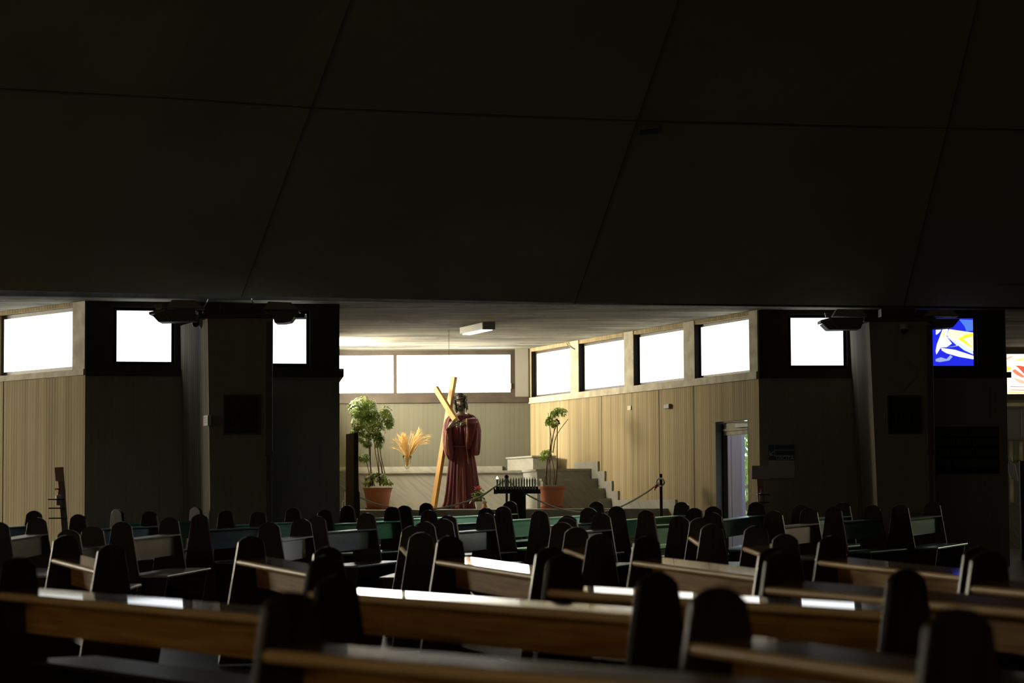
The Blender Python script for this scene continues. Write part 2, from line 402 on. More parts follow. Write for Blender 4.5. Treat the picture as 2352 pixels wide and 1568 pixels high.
# joints between the roof panels
NT = [1]
def roofline(p, q, w=.016):
    NT[0] += 1
    bm_ = MB(); d = (q-p).normalized(); s = d.cross(Vector((0,1,0))).normalized()*w/2
    nn = Vector((0,-.012,-.012))
    bm_.prism([p+s+nn, p-s+nn, q-s+nn, q+s+nn], (0,-.006,-.006))
    o_ = bm_.build('trim_%d' % NT[0], M['joint'], origin=(0,0,0)); o_['kind'] = 'structure'
for i in (3,4,5): roofline(bb[i], tt[i], .014)
def on_roof(i, row):
    """point of seam i at picture row"""
    lo, hi = 0., 1.
    for _ in range(40):
        mid = (lo+hi)/2; p = bb[i].lerp(tt[i], mid); d = p - C0
        r = 784 - F * d.dot(UPV)/d.dot(FWD)
        if r > row: lo = mid
        else: hi = mid
    return bb[i].lerp(tt[i], lo)
hr = [190, 222, 245, 275, 292, 305]
hp_ = [on_roof(i+1, hr[i]) for i in range(6)]
for i in range(5): roofline(hp_[i], hp_[i+1], .012)

# closing walls of the hall, behind and beside the camera
def quadwall(name, pts, mat_, off):
    b_ = MB(); b_.prism(pts, off); o_ = b_.build(name, mat_, origin=(0,0,0)); o_['kind'] = 'structure'; return o_
M['glass_hall'] = glow('amber_hall_glass', (1,.78,.50), E_HALL)
w_ww = Wall((-18.6,-8), (-18.6,46)); hw = [(7+i*4.2, 10.2+i*4.2, 2.2, 4.2) for i in range(4)]
w_ww.solid('wall_west', 0, 54, -.2, 24, hw, .3, M['hall'])
for h in hw: window(w_ww, *h, .15, M['glass_hall'], M['frame_dark'], fr=.08)
quadwall('wall_east', [(18.6,-8,-.2),(18.6,-8,24),(18.6,46,24),(18.6,46,-.2)], M['hall'], (.3,0,0))
w_ws = Wall((18.9,-8), (-18.9,-8)); hw = [(12+i*5.5, 16+i*5.5, 3.0, 5.4) for i in range(4)]
w_ws.solid('wall_south', 0, 37.8, -.2, 24, hw, .3, M['hall'])
for h in hw: window(w_ws, *h, .15, M['glass_hall'], M['frame_dark'], fr=.08)

# ------------------------------------------------------------------ middle chapel shell
# back wall
_, zt = w_back.hit(1000, 800); 
x779, _ = w_back.hit(770, 850); x1183, _ = w_back.hit(1183, 850)
_, z_gt = w_back.hit(1000, 816); _, z_gb = w_back.hit(1000, 902); _, z_sb = w_back.hit(1000, 925); _, z_st = w_back.hit(1000, 912)
x906, _ = w_back.hit(907, 850); x1176r, _ = w_back.hit(1177, 850)
hole = (.35, x1183, z_st, ZC-.02)
w_back.solid('wall_back', 0, w_back.L, -.1, ZC, [hole], .3, M['board_pale'])
wb = window(w_back, hole[0], x1183, z_st, ZC-.02, .14, M['glass_back'], M['frame_wood'], fr=.085, mull=[x906], dep=.08)
o = w_back.boxes('trim_20', [(0, w_back.L-.02, -.05, 0, z_sb, z_st)], M['frame_wood'], kind='structure')
M['plain_grey'] = mat('plain_grey_plaster', (.27,.255,.21), .85)
w_back.boxes('trim_95', [(x1183, w_back.L-.03, -.01, 0, z_st, ZC-.001)], M['plain_grey'], kind='structure')
# small catch on the window edge
xl, zl = w_back.hit(1172, 886)
p = w_back.boxes('catch', [(xl-.012, xl+.018, .03, .06, zl-.05, zl+.05)], M['white'], parent=wb, bevel=.005)

# right wall with four windows and the door
w = w_right
S = lambda px, py, off=0: w.hit(px, py, off)
zsill_t = S(1731, 854)[1]; zsill_b = S(1741, 870)[1]
piers = [(1223, 1311), (1330, 1435), (1456, 1572), (1596, 1723)]
holes = []
for a, c in piers:
    holes.append((S(a, 850)[0] if a > 1225 else .06, S(c, 850)[0], zsill_t, ZC-.06))
dx0 = S(1643, 1050)[0]; dx1 = S(1719, 1050)[0]; zdoor = S(1680, 966)[1]
o = w.solid('wall_right', 0, w.L, -.1, ZC, holes + [(dx0, dx1, fz(35)-.02, zdoor)], .14, M['board'])
o = w.boxes('trim_21', [(0, w.L, -.035, 0, zsill_b, zsill_t)], M['sill'], kind='structure')
pb = []; fr_ = .05
for k, (a, c) in enumerate(piers):
    h = holes[k]
    window(w, h[0]+.013, h[1]-.004, h[2]+.004, h[3]-.004, .115, M['glass_right'], M['frame_wood'], fr=.04, dep=.035)
for k, h in enumerate(holes):  # dark strips paint the shade on the reveals that face the hall
    w.boxes('trim_%d' % (90+k), [(h[0]+.0005, h[0]+.012, .0, .115, h[2], h[3])], M['frame_dark'], kind='structure')
# pale plaster faces of the piers between the windows
edges = [(holes[0][1], holes[1][0]), (holes[1][1], holes[2][0]), (holes[2][1], holes[3][0]), (holes[3][1], w.L)]
for k, (a, c) in enumerate(edges):
    w.boxes('trim_%d' % (30+k), [(a, c, -.012, 0, zsill_t, ZC)], M['sill'], kind='structure')
# panel joints, slim dark grooves on the wall
for k, px in enumerate((1382, 1514, 1594)):
    u = S(px, 1000)[0]
    zb_ = .3
    w.boxes('trim_%d' % (40+k), [(u-.006, u+.006, -.004, .0, zb_, zsill_b)], M['joint'], kind='structure')
# sockets on the wall
for k, (px, py, mt_, sx_) in enumerate(((1446.5, 936.5, 'pink_box', .035), (1536.5, 933, 'white', .05))):
    u, z = S(px, py)
    o = w.boxes('wall_socket', [(u-sx_*1.9, u+sx_*1.9, -.05 if k else -.012, 0, z-.035, z+.035)], M['pink_box'] if k == 0 else M['case'], bevel=.004)
    setp(o, ['small cream socket plate on the board-marked wall, nearer the plant', 'small grey box projecting from the board-marked wall, nearer the door'][k], 'socket')
# door: frame, header, open towards the outside
u0, u1 = dx0, dx1
o = w.boxes('door_1', [(u0+.004,u0+.02,.0,.14,fz(35),zdoor-.004),(u1-.02,u1-.004,.0,.14,fz(35),zdoor-.004)], M['jamb'], kind='structure')
w.boxes('door_frame', [(u0+.021,u0+.06,.10,.17,fz(35),zdoor-.03)], M['frame_dark'], parent=o)
w.boxes('door_header', [(u0+.10,u1-.02,.10,.20,zdoor-.20,zdoor-.01),(u0+.10,u1-.02,.08,.10,zdoor-.14,zdoor-.11)], M['sill'], parent=o)
w.boxes('door_closer', [(u1-.5,u1-.03,.04,.09,zdoor-.10,zdoor-.05)], M['black'], parent=o)

# hidden sunlit left wall of the chapel
h2 = [(6.9, 8.8, zsill_t, ZC-.06)]
w_lefth.solid('wall_left', .02, w_lefth.L, -.1, ZC, h2, .3, M['board'])
for h in h2: window(w_lefth, h[0], h[1], h[2], h[3], .26, M['glass_left'], M['frame_wood'], fr=.06, dep=.05)
w_lefth.boxes('trim_22', [(0, w_lefth.L, -.06, 0, zsill_b, zsill_t)], M['sill'], kind='structure')

# ------------------------------------------------------------------ front panels between the chapels
def front_panel(w, winpx, names, ntrim, mats_glass, xr_over):
    zb = w.hit(*winpx['sillb'])[1]; zt_ = w.hit(*winpx['sillt'])[1]
    hs = []
    for (xa, xb, ya, yb) in winpx['win']:
        ua, za = w.hit(xa, ya, .06); ub, zb2 = w.hit(xb, yb, .06)
        hs.append((ua-.045, ub+.045, zb2-.045, za+.045))
    # lower wall and upper window zone, slightly set back
    w.solid(names[0], 0, w.L, -.1, zb, [], .28, M['board_dark'])
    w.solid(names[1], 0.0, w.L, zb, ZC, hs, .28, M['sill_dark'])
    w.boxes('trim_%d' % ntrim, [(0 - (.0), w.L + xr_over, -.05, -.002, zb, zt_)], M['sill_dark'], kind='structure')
    for h, g in zip(hs, mats_glass): window(w, h[0]+.001, h[1]-.001, h[2]+.001, h[3]-.001, .08, g, M['frame_dark'], fr=.044, dep=.045)
    return hs
hsL = front_panel(w_pl, dict(sillb=(700,866), sillt=(700,852), win=[(268,393,713,831),(600,703,720,835)]), ('wall_front','wall_front_upper'), 50, [M['glass_bay'], M['glass_bay']], .04)
# stained glass for the right-hand panel
M['blue_glass'] = glow('blue_stained_glass', (.01,.02,.75), 1.1)
hsR = front_panel(w_pr, dict(sillb=(1900,868), sillt=(1900,855), win=[(1815,1937,730,839),(2112,2236,731,840)]), ('wall_front_right','wall_front_right_upper'), 51, [M['glass_bay'], M['blue_glass']], .06)
def stained(w, polys, off, name, par):
    for nm, col, st, pts in polys:
        b_ = MB()
        q = [w.W(*(lambda h: (h[0], off, h[1]))(w.hit(px, py, off))) for px, py in pts]
        b_.prism(q, w.n*.003)
        o_ = b_.build(nm, glow(nm, col, st), origin=(0,0,0)); 
        o_.parent = par; o_.matrix_parent_inverse = par.matrix_world.inverted()
def Z6(l): return [(1860 + x/4.78, 680 + y/4.78) for x, y in l]
bpy.context.view_layer.update()
winR = [o for o in bpy.data.objects if o.name == 'window_%d' % NW[0]][0]
stained(w_pr, [
 ('pale_glass_piece', (.85,.93,.95), 1.3, Z6([(1395,530),(1460,360),(1500,345),(1520,370),(1500,440),(1560,520),(1500,560),(1440,560),(1390,640),(1382,600)])),
 ('cream_glass_piece', (1,.97,.62), 1.2, Z6([(1530,362),(1795,400),(1795,600),(1700,540),(1560,470),(1505,430)])),
 ('white_glass_piece', (.9,.95,1), 1.3, Z6([(1440,565),(1500,575),(1600,590),(1798,655),(1798,692),(1640,665),(1500,625),(1450,595)])),
 ('pale_glass_piece', (.75,.86,.9), 1.1, Z6([(1510,560),(1620,545),(1500,440),(1640,480),(1790,590),(1795,640),(1690,590),(1625,538),(1560,555)])),
 ('light_blue_glass_piece', (.35,.45,.85), 1.0, Z6([(1382,690),(1440,670),(1500,690),(1545,645),(1568,665),(1530,705),(1430,722),(1382,715)])),
 ('sky_blue_glass_piece', (.08,.22,.8), 1.1, Z6([(1640,255),(1795,262),(1795,375),(1720,385),(1700,330)])),
 ('white_glass_piece', (.85,.92,1), 1.2, Z6([(1384,368),(1445,368),(1420,400),(1395,420),(1384,420)])),
], .048, 'stained', winR)
stained(w_pr, [('yellow_glass_piece', (1,.85,.02), 1.2, Z6([(1795,402),(1795,435),(1680,465),(1780,560),(1770,562),(1630,470),(1700,425)])),
 ('yellow_glass_piece', (1,.9,.2), 1.1, Z6([(1462,395),(1476,395),(1468,450),(1456,450)]))], .044, 'stained', winR)

# ------------------------------------------------------------------ left chapel side wall
w = w_lw
zs_b = w.hit(100, 868.5)[1]; zs_t = w.hit(100, 855)[1]
ua = w.hit(24, 800)[0]; ub = w.hit(168, 800)[0]; uc = w.hit(10, 800)[0]
hl = [(ub-2.05, ub, zs_t, ZC-.05), (uc-2.35, uc-.12-.15, zs_t, ZC-.05), (uc-4.7, uc-2.7, zs_t, ZC-.05)]
w.solid('wall_left_chapel', 0, w.L, -.1, ZC, hl, .3, M['board'])
w.boxes('trim_60', [(0, w.L, -.03, 0, zs_b, zs_t)], M['sill'], kind='structure')
w.boxes('trim_61', [(ub, w.L, -.012, 0, zs_t, ZC), (uc-.27, hl[0][0], -.012, 0, zs_t, ZC)], M['sill'], kind='structure')
for h in hl: window(w, h[0]+.005, h[1]-.004, h[2]+.005, h[3]-.005, .12, M['glass_bay'], M['frame_wood'], fr=.05, dep=.04)
w.boxes('trim_62', [(w.hit(7,1000)[0]-.008, w.hit(7,1000)[0]+.008, -.004, 0, .25, zs_b)], M['joint'], kind='structure')
# its hidden left wall gives the sun on the boards
wq = Wall((LW0.x-9.0+2, 31.0), (LW0.x-2.5, 44.0))
M['glass_far'] = glow('frosted_glass_far', WARM, 150.0)
hq = [(1.0+i*2.4, 3.1+i*2.4, zsill_t-.1, ZC-.06) for i in range(4)]
wq.solid('wall_left_far', 0, wq.L, -.1, ZC, hq, .3, M['board'])
for h in hq: window(wq, h[0], h[1], h[2], h[3], .26, M['glass_far'], M['frame_wood'], fr=.06, dep=.05)
wb2 = Wall((wq.W(wq.L,0,0).x-.5, 44.0), (LW0.x+.2, LW0.y+.2))
wb2.solid('wall_left_back', 0, wb2.L, -.1, ZC, [], .3, M['board_pale'])

# ------------------------------------------------------------------ right chapel seen past the last panel
w_rb = Wall((PR1.x+.4, 43.1), (PR1.x+7.5, 43.1))
w = w_rb
zt1 = w.hit(2335, 798)[1]; zg1 = w.hit(2335, 812)[1]; zg0 = w.hit(2335, 903)[1]; zf0 = w.hit(2335, 925)[1]; zf00 = w.hit(2335, 934)[1]
hr_ = (w.hit(2300,850)[0], w.hit(2300,850)[0]+5.0, zg0-.12, zt1)
w.solid('wall_right_back', 0, w.L, -.1, ZC, [hr_], .3, M['board_pale'])
M['red_glass'] = glow('cream_stained_glass', (1,.93,.78), 1.25)
wR = window(w, hr_[0], hr_[1], hr_[2], hr_[3], .12, M['red_glass'], M['frame_wood'], fr=.11, dep=.06)
w.boxes('trim_70', [(0, w.L, -.04, 0, zf00, zf0)], M['sill'], kind='structure')
bpy.context.view_layer.update()
def Z5(l): return [(2295 + x/9.226, 780 + y/9.226) for x, y in l]
stained(w, [
 ('red_glass_piece', (.85,.08,.04), 1.0, Z5([(340,550),(420,548),(560,570),(700,640),(700,800),(560,760),(450,640),(390,580)])),
 ('coral_glass_piece', (.95,.22,.12), 1.1, Z5([(285,640),(340,625),(470,720),(560,790),(480,800),(350,730),(290,680)])),
 ('orange_glass_piece', (1,.5,.3), 1.1, Z5([(155,380),(320,330),(270,370),(160,430)])),
 ('yellow_glass_piece', (1,.8,.1), 1.1, Z5([(160,560),(270,590),(240,630),(160,670)])),
 ('yellow_glass_piece', (.95,.9,.2), 1.1, Z5([(335,420),(560,375),(600,400),(450,440),(340,430)])),
 ('pink_glass_piece', (1,.6,.45), 1.1, Z5([(290,800),(520,860),(700,850),(700,930),(450,930),(350,860)])),
 ('brown_glass_piece', (.55,.22,.14), 1.0, Z5([(235,985),(520,990),(700,985),(700,1005),(240,1000)])),
 ('brown_glass_piece', (.75,.4,.2), 1.0, Z5([(190,1052),(700,1065),(700,1090),(260,1070)])),
 ('yellow_glass_piece', (.95,.85,.25), 1.1, Z5([(190,1095),(700,1110),(700,1135),(190,1135)])),
], .085, 'stained', wR)
rs_ = random.Random(4); more = []
for k in range(16):
    x0_ = 760 + k*150 + rs_.uniform(-30,30); y0_ = rs_.uniform(400, 950); L2 = rs_.uniform(180, 330); tl = rs_.uniform(-160,160); wd_ = rs_.uniform(30,110)
    nm_, c_ = rs_.choice([('red_glass_piece',(.85,.10,.05)),('coral_glass_piece',(.95,.3,.18)),('yellow_glass_piece',(1,.82,.2)),('pink_glass_piece',(1,.6,.45)),('orange_glass_piece',(1,.5,.25))])
    cl_ = lambda v: max(320, min(1120, v))
    more.append((nm_, c_, 1.05, Z5([(x0_, cl_(y0_)), (x0_+L2*.5, cl_(y0_+tl*.5-wd_)), (x0_+L2, cl_(y0_+tl)), (x0_+L2*.45, cl_(y0_+tl*.5+wd_))])))
stained(w, more, .08, 'stained', wR)
# hidden walls beyond; the glowing window is added to brighten the right chapel
w_rs = Wall((PR1.x+7.0, 43.4), (PR1.x+9.0, 33.0)); M['fill_glass_rfar'] = glow('added_fill_glass_right', (1,.80,.55), 9.0)
w_rs.solid('wall_right_far', 0, w_rs.L, -.1, ZC, [(.8,4.2,2.7,3.7)], .3, M['board_pale']); window(w_rs, .8, 4.2, 2.7, 3.7, .15, M['fill_glass_rfar'], M['frame_wood'])
w_rl = Wall((PR1.x, PR1.y+.05), (PR1.x+.1, 43.4)); w_rl.solid('wall_right_chapel', .05, w_rl.L, -.1, ZC, [], .3, M['board_dark'])

# ------------------------------------------------------------------ raised chapel floor, stairs and marble bench
def wx(w, y): 
    t = (y - w.p0.y)/w.a.y; return w.p0.x + w.a.x*t
XL = lambda y: wx(w_lefth, y)+.02; XR = lambda y: wx(w_right, y)-.02
def slab(name, yf, yb_, z0, z1, xl=None, xr=None, mat_=None, lip=True):
    b_ = MB()
    l0 = xl if xl is not None else XL(yf); l1 = xl if xl is not None else XL(yb_)
    r0 = xr if xr is not None else XR(yf); r1 = xr if xr is not None else XR(yb_)
    zt_ = z1 - (.035 if lip else 0)
    b_.prism([(l0,yf,z0),(r0,yf,z0),(r1,yb_,z0),(l1,yb_,z0)], (0,0,zt_-z0))
    if lip: b_.prism([(l0,yf-.025,zt_),(r0,yf-.025,zt_),(r1,yb_,zt_),(l1,yb_,zt_)], (0,0,z1-zt_))
    return b_
g = empty('floor_dais', (0, 37.2, fz(37)), kind='structure')
slab('x', 37.2, YB, 0.2, ZD).build('floor_slab', M['marble'], g)
for k in range(1, 5):
    z1 = ZD - .164*k; yf = 37.2 - .29*k
    slab('x', yf, yf+.29, .2, z1).build('stair_step', M['marble'], g)
# right flight up to the landing
ZL = 1.795
zz = [ZD + (ZL-ZD)*k/4 for k in range(5)]
yR = [39.27, 39.50, 39.78, 40.04]
xlR = lambda px, D: cx(px, D)
g = empty('stairs_right', (1.0, 40.0, ZD), kind='structure')
lefts = [xlR(1254, 39.27), xlR(1250, 39.50), xlR(1246, 39.78), xlR(1233, 40.04)]
for k in range(4):
    yb_ = yR[k+1] if k < 3 else YB
    b_ = MB(); yf = yR[k]; l0 = lefts[k]; r0 = XR(yf); r1 = XR(yb_)
    l1 = lefts[k+1] if k < 3 else A_.x - .45
    l1 = min(l0, l1) if k < 3 else cx(1201, 41.6) - .1
    z0, z1 = ZD+.002, zz[k+1]
    if k == 3:
        l1 = cx(1200.8, 41.6); 
        P = [(l0,yf),(r0,yf),(XR(YB-.01),YB-.01),(l1-.1,YB-.01),(l1,41.6)]
        Q = [(l0-.02,yf-.025),(r0,yf-.025),(XR(YB-.01),YB-.01),(l1-.1,YB-.01),(l1-.02,41.58)]
    else:
        P = [(l0,yf),(r0,yf),(r1,yb_),(l0-.04,yb_)]
        Q = [(l0-.02,yf-.025),(r0,yf-.025),(r1,yb_),(l0-.06,yb_)]
    b_.prism([(x,y,z0) for x,y in P], (0,0,z1-.035-z0)); b_.prism([(x,y,z1-.035) for x,y in Q], (0,0,.035))
    b_.build('stair_step', M['marble'], g)
# skirting following the steps on the right wall
segs = []
def uy(y): return (y - w_right.p0.y)/w_right.a.y
marks = [(41.0, 40.04, ZL+.115), (40.04, 39.78, zz[3]+.115), (39.78, 39.50, zz[2]+.115), (39.50, 39.27, zz[1]+.115), (39.27, 37.2, ZD+.135), (37.2,36.91,ZD-.03), (36.91,36.62,ZD-.195),(36.62,36.33,ZD-.36),(36.33,36.05,ZD-.52)]
for (ya, yb_, z1) in marks:
    segs.append((uy(ya)+.28, uy(yb_)+.28, -.03, -.001, z1-.32, z1))
o = w_right.boxes('baseboard_right', segs, M['marble'], kind='structure')
# left flight, mostly hidden, mirrored
g = empty('stairs_left', (-3.0, 40.0, ZD), kind='structure')
for k in range(4):
    yf = yR[k]; b_ = MB(); z1 = zz[k+1]
    r_ = cx(792+k*4, 40)
    b_.prism([(XL(yf),yf,ZD+.002),(r_,yf,ZD+.002),(r_,YB-.01,ZD+.002),(XL(YB-.01),YB-.01,ZD+.002)], (0,0,z1-ZD-.002-.035))
    b_.prism([(XL(yf),yf-.02,z1-.035),(r_+.02,yf-.02,z1-.035),(r_+.02,YB-.01,z1-.035),(XL(YB-.01),YB-.01,z1-.035)], (0,0,.035))
    b_.build('stair_step', M['marble'], g)
# long marble bench under the back window
b = MB(); xa = cx(808, 41.6); xb = cx(1200.5, 41.6)-.005
b.box(xa, xb, 41.62, YB-.005, ZD+.001, ZL-.04); b.box(xa, xb, 41.585, YB-.005, ZL-.04, ZL-.001)
g = empty('marble_ledge', ((xa+xb)/2, 41.6, ZD), 'long grey veined marble ledge under the wide back window', 'ledge')
b.build('ledge_block', M['marble'], g)
MB().box(XL(YB)+.05, A_.x-.5, YB-.04, YB-.002, ZL+.001, w_back.hit(1000,1071)[1]).build('upstand', M['marble'], g)
# square marble plinth at the head of the stairs
b = MB(); P = [(cx(1224,41.1), 41.1), (cx(1277,41.1), 41.1), (XR(41.7)-.03, 41.7), (XR(42.6)-.03, 42.6), (cx(1165,42.6), 42.6)]
zp = at(1224, 1046, 41.1).z
b.prism([(x,y,ZL+.002) for x,y in P], (0,0,zp-.03-ZL)); P2 = [(P[0][0]-.02,P[0][1]-.03),(P[1][0]+.0,P[1][1]-.03),P[2],P[3],(P[4][0]-.03,P[4][1])]
b.prism([(x,y,zp-.03) for x,y in P2], (0,0,.03))
o = b.build('marble_plinth', M['marble']); setp(o, 'square white marble plinth block on the landing above the stairs', 'plinth')

# outside the door: boarded wall, bushes, ground
u, z = w_right.hit(1660, 1000, 1.1)
pL = at(1655, 1000, 37.4); pR_ = at(1703, 1000, 36.9)
we = Wall((pL.x, pL.y), (pR_.x, pR_.y))
we.solid('wall_outside', 0, we.L, -.2, 4.2, [], .06, M['lav'])
we.boxes('trim_80', [(q, q+.006, -.004, 0, -.2, 4.2) for q in (.06, .19, .29)], M['joint'], kind='structure')
b = MB().box(A_.x+2.6, 30, 34.9, 80, -.35, .2); 
o = MB().add([(5.2,34.9,.15),(40,34.9,.15),(40,90,.15),(5.2,90,.15),(5.2,34.9,-.2),(40,34.9,-.2),(40,90,-.2),(5.2,90,-.2)], [(0,1,2,3),(7,6,5,4),(0,4,5,1),(1,5,6,2),(2,6,7,3),(3,7,4,0)]).build('ground', M['ground'], origin=(0,0,0)); o['kind'] = 'structure'

# ------------------------------------------------------------------ pillars between the chapels
def pillar(n, front, side, Df, Ds, topz, matl):
    """front: px of left/right edge at top and bottom; side: px of the far edge of the left face"""
    (lt, lb), (rt, rb) = front; (st, sb_) = side
    zb = -.05; X = cx
    bot = [(X(lb,Df),Df), (X(rb,Df),Df), (X(rt-5,Ds),Ds), (X(sb_,Ds),Ds)]
    topp = [(X(lt,Df),Df), (X(rt,Df),Df), (X(rt-5,Ds),Ds), (X(st,Ds),Ds)]
    b_ = MB(); b_.add([(x,y,zb) for x,y in bot] + [(x,y,topz) for x,y in topp], [(3,2,1,0),(4,5,6,7),(0,1,5,4),(1,2,6,5),(2,3,7,6),(3,0,4,7)])
    o_ = b_.build('pillar', M['board_dark'], origin=(0,0,0)); o_['kind'] = 'structure'
    # board-marked left face set on its own frame so that the boards run upright
    wv = Wall((topp[3][0], topp[3][1]), (topp[0][0], topp[0][1]))
    f_ = MB(); e = .004
    q = [Vector((bot[3][0],bot[3][1],zb)), Vector((bot[0][0],bot[0][1],zb)), Vector((topp[0][0],topp[0][1],topz)), Vector((topp[3][0],topp[3][1],topz))]
    nrm = (q[1]-q[0]).cross(q[3]-q[0]).normalized()
    q = [p - nrm*(-e) for p in q]
    inv = wv.mw.inverted(); q2 = [inv @ p for p in q]; n2 = inv.to_3x3() @ nrm
    f_.prism(q2, -n2*.0035)
    s_ = f_.build('pillar_face', matl, mw=wv.mw); s_['kind'] = 'structure'
    # conduit strip down the right of the front face
    xr = topp[1][0]; c_ = MB(); c_.box(xr-.085, xr-.005, Df-.03, Df-.001, 1.9, topz-.06); c_.box(xr-.08, xr-.03, Df-.03, Df-.001, fz(Df)+.75, 1.9); c_.box(xr-.10, xr+.005, Df-.035, Df-.001, 1.86, 1.93)
    o2 = c_.build('cable_conduit', M['case_dark'], bevel=.004)
    return o_, topp, o2
P1, tp1, cnd1 = pillar(0, ((477,488),(627,626)), (414,425), 31.0, 32.38, at(550,729,31).z, M['board_pillar'])
P2, tp2, cnd2 = pillar(1, ((2001,2020),(2146,2146)), (1956,1976), 32.7, 34.38, at(2070,737,32.7).z, M['board_pillar'])
setp(cnd1, 'narrow grey cable conduit running down the pillar left of the chapel', 'conduit')
setp(cnd2, 'narrow grey cable conduit running down the pillar beside the blue stained glass', 'conduit')

def pxp(pts, D, t):
    """prism from an outline measured in the photograph, set at its own distance D with a real depth t"""
    b_ = MB(); return b_.prism([at(x, y, D) for x, y in pts], (0, t, 0))
def addpx(b_, pts, D, t): return b_.prism([at(x, y, D) for x, y in pts], (0, t, 0))

def Zl(l): return [(320 + x/4.704, 660 + y/4.704) for x, y in l]
def Zr(l): return [(1860 + x/4.78, 680 + y/4.78) for x, y in l]
# floodlight housings hung from a cross bar over each pillar
def flood(name, low, up, flange, hood, slots, D, label, conv):
    c = at(*conv([low[0]])[0], D)
    g_ = empty('floodlight', c, label, 'floodlight', 'floodlight housings above the pillars')
    pxp(conv(low), D, .34).build('housing', M['case_dark'], g_, bevel=.01)
    pxp(conv(up), D+.04, .26).build('hood', M['case'], g_, bevel=.01)
    if flange: pxp(conv(flange), D-.012, .36).build('flange', M['case'], g_, bevel=.004)
    if hood: pxp(conv(hood), D+.05, .08).build('bracket', M['case'], g_, bevel=.004)
    for sl in slots:
        pts = [at(x, y, D-.006) for x, y in conv(sl)]
        MB().tube(pts, .006, 6).build('seam', M['case'], g_)
flood('a', [(140,300),(205,372),(598,358),(604,238),(285,232)], [(290,224),(352,130),(612,140),(690,226)], [(104,265),(282,224),(282,260),(104,292)],
      [(166,180),(228,170),(232,228),(176,236)], [[(196,285),(262,362)],[(262,266),(330,352)]], 30.75, 'grey floodlight housing over the clear window, left of the first pillar', Zl)
flood('b', [(1440,300),(1462,382),(1555,382),(1630,368),(1690,290),(1722,272),(1720,246),(1330,246)], [(1330,238),(1392,150),(1638,160),(1716,246)], None, None, [], 30.75,
      'grey floodlight housing in front of the narrower window, right of the first pillar', Zl)
flood('c', [(140,300),(208,366),(560,358),(600,240),(258,232)], [(255,216),(300,140),(575,146),(640,218)], [(120,262),(252,228),(252,262),(120,292)],
      [(166,180),(212,174),(218,228),(180,236)], [[(190,285),(260,358)],[(240,270),(308,350)]], 32.45, 'grey floodlight housing over the white window, left of the second pillar', Zr)
flood('d', [(1380,300),(1384,345),(1440,350),(1575,340),(1640,262),(1655,246),(1270,246)], [(1265,218),(1330,140),(1570,146),(1640,222)], None, None, [], 32.45,
      'dark floodlight housing overlapping the blue stained glass', Zr)
for k, (x0, x1, y0, y1, D, lab) in enumerate(((458,700,721,729,30.9,'dark steel cross bar carrying floodlights over the pillar left of the chapel'),(1985,2150,729,737,32.6,'dark steel cross bar carrying floodlights over the pillar beside the blue glass'))):
    b_ = MB(); a0 = at(x0, y0, D); a1 = at(x1, y1, D); b_.box(a0.x, a1.x, D, D+.30, a1.z, a0.z)
    b_.box(a0.x+.25, a1.x-.25, D+.12, D+.4, a0.z+.02, a0.z+.13)
    o = b_.build('cross_bar', M['steel'], bevel=.004); setp(o, lab, 'support bar')
for px, y0, y1, D, sgn, lab in ((476,684,720,30.7,1,'thin curved cable hanging above the pillar, left one'),(580,686,722,30.7,-1,'thin curved cable hanging above the pillar, right one')):
    pts = [at(px + sgn*6*math.cos(q*1.3)-sgn*4, y0 + (y1-y0)*q/3, 31.95 - .95*q/3) for q in (0,.5,1,1.5,2,2.5,3)]
    o = MB().tube(pts, .008, 6).build('cable', M['case'], smooth=True); setp(o, lab, 'cable')

# dome cameras
c = at(458, 741, 31.35)
g = empty('security_camera', c, 'small dome security camera on the lit side of the left pillar', 'security camera')
MB().ball(c + Vector((.05,0,0)), .06, .085, .095).build('mount', M['case'], g, smooth=True)
MB().ball(c + Vector((-.045,-.02,0)), .055, .06, .06).build('dome', M['lens'], g, smooth=True)
MB().tube([at(470,722,31.2), at(466,726,31.3), c+Vector((.05,0,.09))], .012, 6).build('bracket', M['case'], g)
c = at(2077, 750, 32.5)
g = empty('security_camera', c, 'dark dome security camera with grey cap on the right pillar front', 'security camera')
MB().lathe([(.062,-.035),(.065,.0),(.065,.03),(.055,.04)], c, 20).build('cap', M['cap'], g, smooth=False)
MB().ball(c + Vector((0,0,-.045)), .05, .05, .055).build('dome', M['lens'], g, smooth=True)
MB().box(c.x-.03, c.x+.03, c.y+.05, 32.699, c.z-.02, c.z+.02).build('bracket', M['cap'], g)

# relief panels and signs on the pillars
for (x0,x1,y0,y1,D,lab) in ((514,598,906,998,30.999,'black framed relief panel on the front of the left pillar'),(2038,2118,908,996,32.699,'black framed relief panel on the right pillar below the diamond')):
    a0 = at(x0,y0,D); a1 = at(x1,y1,D); g = empty('wall_relief', (a0.x, D, a1.z), lab, 'picture')
    t = .018
    MB().box(a0.x,a1.x,D-.05,D-.002,a1.z,a1.z+t).box(a0.x,a1.x,D-.05,D-.002,a0.z-t,a0.z).box(a0.x,a0.x+t,D-.05,D-.002,a1.z+t,a0.z-t).box(a1.x-t,a1.x,D-.05,D-.002,a1.z+t,a0.z-t).build('frame', M['pframe'], g)
    b_ = MB().box(a0.x+t,a1.x-t,D-.03,D-.003,a1.z+t,a0.z-t)
    for k in range(5): b_.ball((a0.x+.12+.06*k, D-.03, a1.z+.2+.03*(k%2)), .03, .012, .09, 8, 6)
    b_.build('relief', M['painting'], g)
pts = [(2041,858),(2076,822),(2111,858),(2076,895)]
o = pxp(pts, 32.66, .035).build('diamond_sign', mat('dim_grey_diamond', (.26,.25,.21), .7)); setp(o, 'plain dim grey diamond-shaped board on the right pillar', 'sign')
